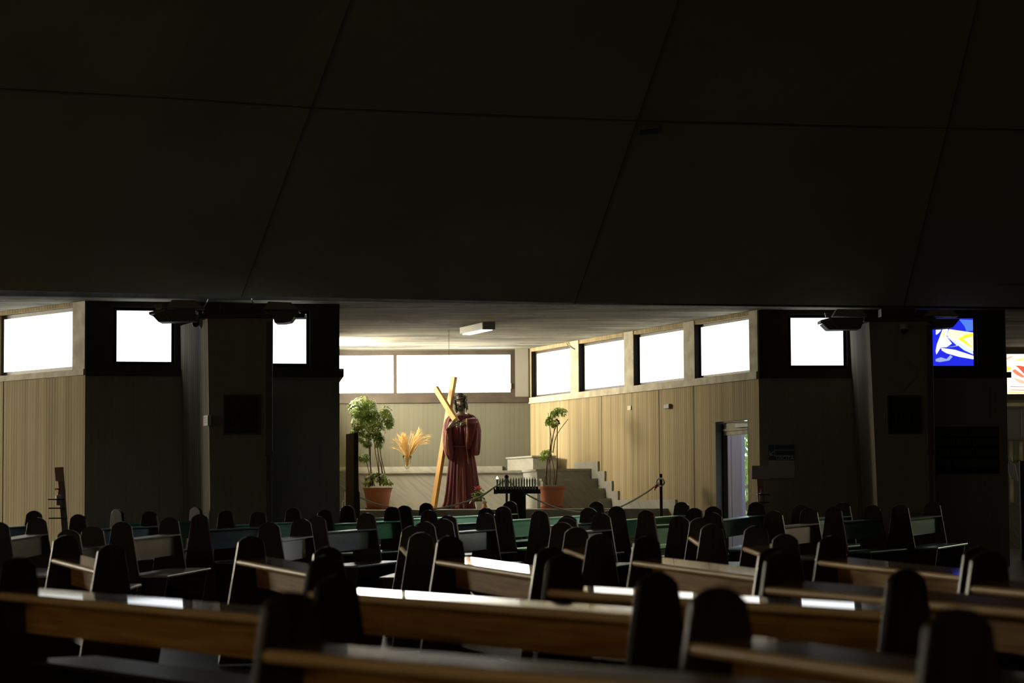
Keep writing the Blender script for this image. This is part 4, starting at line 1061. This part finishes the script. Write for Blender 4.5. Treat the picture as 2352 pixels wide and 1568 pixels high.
# ------------------------------------------------------------------ ceiling light, hanging wire, roof lamp
c = (at(1064,765,38.2) + at(1128,750,37.6))/2
pa = atz(1070, 762, ZC-.07); pb_ = atz(1122, 750.5, ZC-.07)
d = (pb_-pa); L_ = d.length; ang = math.atan2(d.y, d.x)
g = empty('ceiling_light', ((pa.x+pb_.x)/2, (pa.y+pb_.y)/2, ZC-.13), 'lit cream fluorescent light fixture on the chapel ceiling', 'ceiling light', rz=ang)
def lp(b_, nm, m_, bv=.006):
    o_ = b_.build(nm, m_, mw=Matrix.Identity(4), bevel=bv); o_.parent = g; return o_
lp(MB().box(-L_/2-.02, L_/2+.02, -.095, .095, .03, .1295), 'housing', M['fixture'])
lp(MB().box(-L_/2+.01, L_/2-.03, -.06, .075, .012, .03), 'diffuser', M['diffuser'])
lp(MB().box(L_/2-.015, L_/2+.03, -.10, .10, .02, .129), 'end_cap', M['case'])
o = MB().tube([atz(1031,757,ZC-.001), Vector((atz(1031,757,ZC).x, atz(1031,757,ZC).y, 3.2))], .0035, 5).build('hanging_wire', M['black']); setp(o, 'thin wire hanging from the chapel ceiling above the statue', 'wire')
o = MB().tube([at(1301,787,41.0)+Vector((0,0,.0)), at(1305,794,40.9), at(1312,798,40.8), at(1320,802,40.7)], .008, 6).build('loose_cable', M['case']); setp(o, 'loose bent cable end by the first window of the chapel side wall', 'cable')
# emergency lamp on the great roof
cR = None
def roof_hit(px, row):
    # intersection with the roof panel between seams 3 and 4
    P0, P1_, P2_ = bb[4], bb[5], tt[4]; n_ = (P1_-P0).cross(P2_-P0); d_ = ray(px,row); t_ = (P0-C0).dot(n_)/d_.dot(n_); return C0 + d_*t_, n_.normalized()
pc, nr = roof_hit(1489, 292)
if nr.y > 0: nr = -nr
g = empty('roof_lamp', pc, 'small grey box lamp fixed to the dark sloping roof', 'ceiling light')
ex = Vector((1,0,0)); ez = nr.cross(ex).normalized(); ex = ez.cross(nr).normalized()
if ez.z < 0: ez = -ez
def rb(x0,x1,z0,z1,d0,d1): 
    b_ = MB(); return b_.prism([pc+ex*x0+ez*z0+nr*d0, pc+ex*x1+ez*z0+nr*d0, pc+ex*x1+ez*z1+nr*d0, pc+ex*x0+ez*z1+nr*d0], nr*(d1-d0))
rb(-.135,.135,-.04,.055,.002,.07).build('housing', M['case'], g, bevel=.01)
rb(-.12,.12,-.03,.045,.07,.078).build('lens', M['case_dark'], g)

# ------------------------------------------------------------------ right chapel contents, just seen past the last panel
D = 42.2
g = empty('display_cabinet', (cx(2345,D), D, fz(D)), 'pale glazed cabinet at the right edge under the cream and red glass', 'cabinet')
x0 = cx(2308,D); x1 = cx(2400,D); zz0 = at(2335,1006,D).z; zz1 = at(2335,938,D).z
MB().box(x0,x1,D,D+.4,zz0,zz1).build('body', mat('pale_grey_panel', (.26,.28,.27), .6), g, bevel=.004)
MB().box(x0-.02,x1,D-.02,D+.42,zz1,zz1+.04).build('top', M['case'], g)
MB().box(x0,x1,D-.03,D+.3,zz0-.03,zz0).build('shelf', M['case'], g)
for px in (2323,2346): 
    x = cx(px,D); MB().box(x-.03,x+.03,D+.05,D+.1,fz(D),zz0-.03).build('post', M['sill'], g)
MB().box(cx(2345.5,D),cx(2347,D),D-.004,D,zz0+.02,zz1-.06).build('edge', M['sill'], g)
D = 41.2
c = at(2330,1098,D); 
zf_ = fz(D)
g = empty('wrapped_plant', (c.x, D, zf_+.8), 'spiky plant wrapped in bluish white cloth at the right edge', 'potted plant')
P = [(2317,1052),(2325,1064),(2332,1066),(2338,1096),(2339,1106),(2324,1098),(2318,1082)]
pxp(P, D, .12).build('cloth', mat('bluish_white_cloth', (.40,.41,.50), .8), g, bevel=.01)
b = MB(); rr = random.Random(5); pc = at(2326,1064,D+.06)
for k in range(26):
    a = rr.uniform(-1.2,1.2); e = rr.uniform(.3,1.2); dr = Vector((math.sin(a), rr.uniform(-.4,.4), math.cos(a)*e)).normalized(); b.tube([pc, pc+dr*.08, pc+dr*.17+Vector((0,0,-.02))], [.006,.008,.001], 4)
b.build('foliage', M['leaf'], g)
b = MB().box(c.x-.12, c.x+.16, D-.04, D+.25, zf_, zf_+.78); b.build('stool', M['marble'], g)
D = 36.5
o = MB().box(cx(2342,D), cx(2352,D)+.5, D, D+.12, fz(D), at(2345,1058,D).z).build('black_panel', M['black'], bevel=.01); setp(o, 'black standing panel cut by the right edge of the view', 'panel')

# ------------------------------------------------------------------ trees seen through the open door
rr = random.Random(21)
for k, (px, D, row0, row1, w_, lab) in enumerate(((1714,44.0,1060,1230,.8,'yellow-green bush low outside the open door'),(1716,47.0,985,1110,.9,'green tree crown higher up outside the open door'))):
    c = at(px, (row0+row1)/2, D); hh = (row1-row0)/2/(F/D)
    g = empty('garden_bush', (c.x, D, .2), lab, 'bush')
    b = MB()
    for i in range(650):
        p = c + Vector((rr.gauss(0,w_*.45), rr.gauss(0,.35), rr.uniform(-hh,hh))); s = rr.uniform(.04,.09)
        d1 = Vector((rr.uniform(-1,1),rr.uniform(-.4,.4),rr.uniform(-1,1))).normalized(); d2 = d1.cross(Vector((rr.uniform(-.3,.3),1,rr.uniform(-.3,.3)))).normalized()
        b.add([p-d1*s, p+d2*s*.5, p+d1*s, p-d2*s*.5], [(0,1,2,3)])
    b.build('foliage', M['bush'], g)
    MB().tube([(c.x,D,.2),(c.x,D,c.z)], .04, 8).build('trunk', M['stem'], g)

# ------------------------------------------------------------------ statue carrying a cross
SX, SD = cx(1060, 40.5), 40.5
SB = Vector((SX, SD, ZD + .002))
g = empty('statue', SB, 'life-size statue of a bearded man in a dark red robe holding a cross', 'statue')
def ell(c_, rx, ry, n=40, fold=None):
    out = []
    for k in range(n):
        a = 2*PI*k/n; f_ = 1 + (fold(a) if fold else 0)
        out.append(SB + Vector(c_) + Vector((rx*f_*math.cos(a), ry*f_*math.sin(a), 0)))
    return out
# robe body
b = MB(); rings = []; N_ = 120
prof = [(0,.015,.335,.27,.075),(.03,.012,.322,.262,.07),(.12,.012,.295,.245,.06),(.3,.01,.268,.225,.055),(.5,.008,.246,.205,.05),(.7,.006,.225,.185,.045),(.86,.004,.205,.165,.04),(.98,.0,.182,.142,.035),(1.03,.0,.168,.130,.03),(1.045,0,.164,.127,.02),(1.07,0,.172,.132,.03),(1.15,0,.185,.142,.035),(1.3,0,.20,.15,.03),(1.42,0,.212,.15,.025),(1.5,0,.212,.14,.02),(1.55,.003,.188,.122,.018),(1.58,.005,.145,.108,.03),(1.598,.006,.118,.098,.035),(1.602,.006,.108,.092,.02)]
for z, cx_, rx, ry, am in prof:
    def fold(a, z=z, am=am):
        q = 1 - min(z, 1.0)*.5
        return 1.7*am*(.6*math.sin(17*a + 1.3*math.sin(3*a) + z*.9) + .45*math.sin(29*a + 2*math.sin(2*a) - z*1.1) + .3*math.sin(7*a+.5))
    q_ = ell((cx_, 0, z), rx, ry, N_, fold)
    if z > 1.56: q_ = [v - Vector((0, 0, (z-1.56)*.9*max(0, min(1, (SD+.02-v.y)/.09)))) for v in q_]
    rings.append(q_)
b.ring(rings); b.build('robe', M['robe'], g, smooth=True)
# belt
b = MB(); b.ring([ell((0,0,z), .170+dr, .133+dr, 40) for z, dr in ((1.025,0),(1.028,.008),(1.045,.011),(1.060,.008),(1.063,0))]); b.build('belt', mat('dark_cord_belt', (.10,.03,.03), .7), g, smooth=True)
b = MB(); b.tube([SB+Vector((.085,-.135,1.04)), SB+Vector((.10,-.16,.9)), SB+Vector((.115,-.19,.75))], .008, 6); b.build('cord', M['lace'], g)
# sleeves
def sleeve(ringdata, nm, nfold=9, am=.10):
    b_ = MB(); rs = []
    for x, y, z, rx, ry in ringdata:
        def fold(a, z=z): return am*math.sin(nfold*a + 2.0*math.sin(2*a)+z*2) + am*.5*math.sin((nfold+6)*a - z*3)
        rs.append(ell((x*.955, y, z), rx*.96, ry, 64, fold))
    b_.ring(rs); return b_
sl = sleeve([(-.140,0,1.578,.035,.05),(-.165,-.005,1.556,.055,.075),(-.205,-.02,1.49,.070,.09),(-.230,-.04,1.40,.074,.105),(-.248,-.06,1.28,.072,.135),(-.240,-.085,1.12,.078,.15),(-.228,-.10,1.0,.080,.14),(-.212,-.11,.90,.070,.11),(-.20,-.115,.845,.05,.07),(-.20,-.115,.82,.02,.03)], 'sleeve')
# gathered cuff rising to the right wrist
rs = []
for t, (x,y,z,r_) in enumerate([(-.235,-.12,1.15,.07),(-.225,-.17,1.25,.066),(-.215,-.205,1.31,.055),(-.205,-.225,1.345,.045)]):
    rs.append([SB + Vector((x + r_*math.cos(2*PI*k/40)*(1+.06*math.sin(5*2*PI*k/40)), y + r_*.8*math.sin(2*PI*k/40), z - .35*r_*math.sin(2*PI*k/40))) for k in range(40)])
sl.ring(rs); o_s1 = sl.build('sleeve', M['robe'], g, smooth=True)
b = sleeve([(.140,0,1.578,.035,.05),(.170,-.005,1.556,.058,.075),(.212,-.02,1.49,.074,.095),(.240,-.04,1.40,.076,.11),(.258,-.07,1.30,.078,.14),(.250,-.09,1.12,.080,.15),(.243,-.10,1.0,.078,.13),(.243,-.10,.93,.072,.105),(.245,-.10,.895,.06,.085),(.245,-.10,.885,.03,.04)], 'sleeve')
# forearm part across the chest with drape hanging under it
rs = []
for x,y,z,rz_,ry_ in [(.27,-.10,1.42,.085,.08),(.22,-.17,1.43,.085,.075),(.16,-.215,1.435,.075,.06),(.105,-.235,1.435,.062,.05),(.085,-.24,1.435,.055,.045)]:
    rs.append([SB + Vector((x + .012*math.sin(4*2*PI*k/40), y + ry_*math.cos(2*PI*k/40)*(1+.07*math.sin(6*2*PI*k/40)), z + rz_*math.sin(2*PI*k/40)*(1+.07*math.sin(6*2*PI*k/40)))) for k in range(40)])
b.ring(rs)
b2 = sleeve([(.175,-.20,1.43,.105,.045),(.165,-.21,1.34,.098,.05),(.155,-.205,1.22,.082,.05),(.14,-.20,1.12,.062,.045),(.125,-.195,1.03,.042,.035),(.12,-.195,.995,.02,.02)], 'x', 7, .12)
b.add(b2.v, b2.f); b.build('sleeve', M['robe'], g, smooth=True)
# lace trims
b = MB(); 
P = [(-.245,-.235,1.30),(-.252,-.245,1.18),(-.250,-.25,1.06),(-.235,-.245,.95),(-.215,-.225,.89)]
b.tube([SB+Vector(p) for p in P], [.014,.017,.018,.016,.010], 8, .5); b.build('lace_trim', M['lace'], g, smooth=True)
b = MB(); b.ring([[SB + Vector((.082+dx, -.24 + (.047+dr)*math.cos(2*PI*k/28), 1.435 + (.058+dr)*math.sin(2*PI*k/28))) for k in range(28)] for dx, dr in ((.0,0),(.0,.008),(.022,.010),(.024,0))]); b.build('lace_trim', M['lace'], g, smooth=True)
P = [(.10,-.262,1.39),(.105,-.265,1.28),(.098,-.258,1.18),(.09,-.25,1.10)]
b = MB(); b.tube([SB+Vector(p) for p in P], [.010,.013,.012,.006], 8, .5); b.build('lace_trim', M['lace'], g, smooth=True)

# one continuous body: head, neck, chest, arms and hands fused by remeshing
def gs(d, r_): return math.exp(-(d/r_)**2)
HC = Vector((.005, -.035, 1.80))
def head_mesh():
    nu, nv = 72, 54; v = []; f = []
    for j in range(nv+1):
        ph = -PI/2 + PI*j/nv
        for i in range(nu):
            th = 2*PI*i/nu; x = math.cos(ph)*math.sin(th); y = -math.cos(ph)*math.cos(th); z = math.sin(ph)
            px_, py_, pz_ = x*.080, y*.100, z*.128
            if z < 0: px_ *= 1 - .24*(-z)**1.4; py_ *= 1 - .06*(-z)
            if y < 0:                                   # the face is towards -y
                fr = min(1, -y*1.6); d = 0
                X, Z = px_, pz_
                d += .014*gs(math.hypot(X*1.6, Z-.034), .03)*0 + .010*gs(Z-.036, .014)*gs(X, .055)      # brow
                for s_ in (-1, 1):
                    d -= .020*gs(math.hypot(X - s_*.031, (Z-.012)*1.3), .017)          # eye sockets
                    d += .007*gs(math.hypot(X - s_*.031, (Z-.010)*1.5), .010)          # eyelids
                    d += .010*gs(math.hypot(X - s_*.045, Z+.022), .022)                # cheekbones
                    d -= .006*gs(math.hypot(X - s_*.040, Z+.058), .018)                # hollow cheeks
                d += (.010 + .022*max(0, min(1, (.020-Z)/.055)))*gs(X, .0105)*(1 if -.040 < Z < .03 else gs(min(abs(Z+.040), abs(Z-.03)), .010))   # nose
                d += .010*gs(math.hypot(X*.7, Z+.067), .012)                           # lips
                d -= .006*gs(Z+.0675, .003)*gs(X, .022)                                # mouth line
                d += .012*gs(math.hypot(X, Z+.105), .022)                              # chin
                py_ -= d*fr
            v.append(SB + HC + Vector((px_*.98, py_, pz_)))
    for j in range(nv):
        for i in range(nu):
            k = (i+1) % nu; f.append((j*nu+i, j*nu+k, (j+1)*nu+k, (j+1)*nu+i))
    return v, f
# tilt the head forwards and a little to the picture left
hv, hf = head_mesh(); Rm = Matrix.Rotation(math.radians(10), 3, 'X') @ Matrix.Rotation(math.radians(-6), 3, 'Y') @ Matrix.Rotation(math.radians(-8), 3, 'Z')
pv = SB + HC + Vector((0,.03,-.08))
hd = lambda p: pv + Rm @ (p - pv)
hv = [hd(p) for p in hv]
def V(x,y,z): return SB + Vector((x,y,z))
b = MB(); b.add(hv, hf)
b.tube([V(.004,.015,1.50), V(.004,.005,1.62), V(.004,-.005,1.70), V(.004,-.01,1.76)], [.11,.062,.056,.052], 28)
b.ring([ell((0,0,z), rx, ry, 32) for z, rx, ry in ((1.1,.12,.09),(1.3,.17,.115),(1.45,.185,.115),(1.55,.175,.10),(1.59,.10,.075),(1.605,.03,.03))])
for s_ in (-1, 1): b.ball(hd(SB + HC + Vector((s_*.080, .012, -.005))), .012, .022, .034, 12, 8)       # ears
# arms under the sleeves
b.tube([V(-.17,0,1.53), V(-.235,-.04,1.30), V(-.235,-.10,1.24), V(-.205,-.215,1.345), V(-.185,-.245,1.375)], [.06,.045,.04,.030,.027], 16)
b.tube([V(.17,0,1.53), V(.25,-.04,1.40), V(.23,-.12,1.40), V(.12,-.235,1.435), V(.085,-.245,1.435)], [.06,.045,.04,.030,.027], 16)
# the two hands, crossed over the end of the cross arm
def hand(w, dirn, nrm, side, fingers, thumb):
    """w wrist, dirn towards the knuckles, nrm out of the back of the hand, side towards the little finger"""
    dirn, nrm, side = dirn.normalized(), nrm.normalized(), side.normalized()
    rs_ = []
    for t, wd, th in ((-.01,.027,.022),(.02,.032,.021),(.05,.040,.021),(.08,.043,.019),(.098,.040,.015)):
        rs_.append([w + dirn*t + side*wd*math.cos(2*PI*k/20) + nrm*th*math.sin(2*PI*k/20) for k in range(20)])
    b.ring(rs_)
    for i, (off, ln, curl, spread) in enumerate(fingers):
        base = w + dirn*.088 + side*off; d = (dirn + side*spread).normalized(); p = [base - dirn*.02, base]
        dd = d
        for j, seg in enumerate((.45, .32, .25)):
            cu = curl*(.5, .9, .8)[j]; dd = (dd*math.cos(cu) - nrm*math.sin(cu)).normalized(); p.append(p[-1] + dd*ln*seg)
        b.tube(p, [.010,.0105,.0095,.0085,.0065], 10); b.ball(p[-1], .0065, n=8, m_=6)
    p0, p1, p2, p3 = thumb; b.tube([w + dirn*p0[0] + side*p0[1] + nrm*p0[2], w + dirn*p1[0] + side*p1[1] + nrm*p1[2], w + dirn*p2[0] + side*p2[1] + nrm*p2[2], w + dirn*p3[0] + side*p3[1] + nrm*p3[2]], [.014,.0125,.0105,.0075], 10)
F4 = [(-.031,.090,.42,-.12),(-.011,.100,.36,-.03),(.011,.095,.40,.06),(.030,.076,.50,.17)]
TH = ((.01,-.022,-.004),(.035,-.048,-.010),(.062,-.060,-.016),(.088,-.058,-.024))
# picture-left hand rises to the upper right
hand(V(-.188,-.255,1.372), Vector((.74,-.16,.62)), Vector((-.05,-1,.0)), Vector((.62,0,-.74)), F4, ((.01,-.022,-.004),(.035,-.045,-.006),(.062,-.052,-.012),(.092,-.046,-.022)))
# picture-right hand comes in from the right, fingers towards the left and slightly down
hand(V(.085,-.262,1.435), Vector((-.93,-.12,-.30)), Vector((-.05,-1,.05)), Vector((-.30,0,-.93)), F4, TH)
o = b.build('body', M['skin'], g, smooth=True)
rm = o.modifiers.new('remesh', 'REMESH'); rm.mode = 'VOXEL'; rm.voxel_size = .0042; rm.use_smooth_shade = True
sm_ = o.modifiers.new('smooth', 'CORRECTIVE_SMOOTH') if False else o.modifiers.new('smooth', 'SMOOTH'); sm_.factor = .5; sm_.iterations = 2
# eyes
b = MB()
for s_ in (-1,1): b.ball(hd(SB + HC + Vector((s_*.031, -.074, .010))), .012, .012, .008, 12, 8)
b.build('eye', mat('dark_painted_eye', (.03,.022,.018), .2), g, smooth=True)
# hair: a cap with wavy locks falling to the shoulders
rr = random.Random(9); b = MB()
hc = SB + HC
capr = []
for j in range(15):
    ph = -.15 + (PI/2+.15)*j/14; ring_ = []
    for i in range(48):
        th = 2*PI*i/48; x = math.cos(ph)*math.sin(th); y = -math.cos(ph)*math.cos(th); z = math.sin(ph)
        wv_ = 1 + .035*math.sin(11*th + 5*ph) + .025*math.sin(19*th - 3*ph)
        back = .012 if y > 0 else 0
        cut = 0
        if y < -.35 and ph < .62: cut = 1                       # keep the face open
        r_ = (.093 if not cut else .070)*wv_
        ring_.append(hd(hc + Vector((x*r_, y*((.116 if not cut else .080)*wv_) + back, z*.140*wv_ + .0))))
    capr.append(ring_)
b.ring(capr)
for k in range(46):
    a = rr.uniform(-2.25, 2.25)                                   # around the back and sides
    x = math.sin(a); y = math.cos(a)
    if abs(a) > 1.9: ln = rr.uniform(.13,.18)
    else: ln = rr.uniform(.17,.25)
    P = []; ph0 = rr.uniform(0,6)
    for t in range(8):
        q = t/7; r_ = .084 + .004*q + .013*math.sin(ph0 + q*10)
        P.append(hd(hc + Vector((x*(r_+.004), y*(r_+.018), .055 - ln*q)) ) + Vector((0, .012*math.cos(ph0+q*8), 0)))
    b.tube(P, [.012,.016,.017,.016,.015,.013,.010,.004], 7)
b.build('hair', M['hair'], g, smooth=True)
# beard and moustache
b = MB()
for k in range(60):
    a = rr.uniform(-1.15, 1.15); zt0 = -.045 - .035*rr.random() - .012*math.cos(a*1.3)
    if abs(a) > .8: zt0 = rr.uniform(-.07,-.02)
    x = .072*math.sin(a)*(1 - .15*abs(zt0)/.1); y = -.098*math.cos(a)*.97
    if abs(x) < .018 and zt0 > -.078: zt0 = -.084
    P = [hd(hc + Vector((x*(1-.25*t/3), y - .008 - .004*t, zt0 - .020*t - .004*rr.random()))) for t in range(4)]
    b.tube(P, [.007,.0095,.0085,.003], 6)
for s_ in (-1,1):
    for k in range(6): b.tube([hd(hc + Vector((s_*.003, -.118, -.050-.002*k))), hd(hc + Vector((s_*.020, -.113, -.054-.002*k))), hd(hc + Vector((s_*.034, -.098, -.072-.004*k)))], [.004,.006,.003], 6)
    for k in range(4): b.tube([hd(hc + Vector((s_*.014, -.103, .040+.001*k))), hd(hc + Vector((s_*.030, -.101, .043+.001*k))), hd(hc + Vector((s_*.048, -.086, .036)))], [.0025,.004,.002], 5)
b.build('beard', M['hair'], g, smooth=True)
# crown of twisted twigs
b = MB()
for q in range(3):
    P = []
    for k in range(49):
        a = 2*PI*k/48; P.append(hd(hc + Vector(((.098+.008*math.sin(9*a+q*2.1))*math.sin(a), -(.118+.008*math.sin(9*a+q*2.1))*math.cos(a) + .004, .070 + .014*math.cos(7*a+q*2.1) + .012*math.cos(a)*-1))))
    b.tube(P, .0055, 6)
for k in range(30):
    a = rr.uniform(0, 2*PI); p0 = hc + Vector((.100*math.sin(a), -.120*math.cos(a), .072+rr.uniform(-.012,.012))); d = Vector((math.sin(a)+rr.uniform(-.6,.6), -math.cos(a)+rr.uniform(-.6,.6), rr.uniform(-.3,.9))).normalized()
    b.tube([hd(p0), hd(p0+d*.028)], [.003,.0006], 4)
b.build('thorn_crown', M['thorn'], g, smooth=True)

# the wooden cross, long beam leaning on the shoulder, short arm held in the hands
def beam(p, q, wd, th, face):
    p, q = SB + Vector(p), SB + Vector(q); d = (q-p).normalized(); n_ = Vector(face) - d*Vector(face).dot(d); n_.normalize(); s_ = d.cross(n_)
    b_ = MB(); b_.prism([p - s_*wd/2 - n_*th/2, p + s_*wd/2 - n_*th/2, p + s_*wd/2 + n_*th/2, p - s_*wd/2 + n_*th/2], q-p); return b_
g2 = empty('wooden_cross', SB + Vector((-.46,-.06,0)), 'plain light wooden cross leaning on the shoulder of the red-robed statue', 'cross')
face = (-.62, -.78, .1)
beam((-.470,-.10,.012), (-.120,.10,2.215), .085, .075, face).build('long_beam', M['crosswood'], g2, bevel=.003)
beam((-.435,.02,2.03), (-.070,-.225,1.44), .090, .065, (-.55,-.83,-.15)).build('cross_arm', M['crosswood'], g2, bevel=.003)
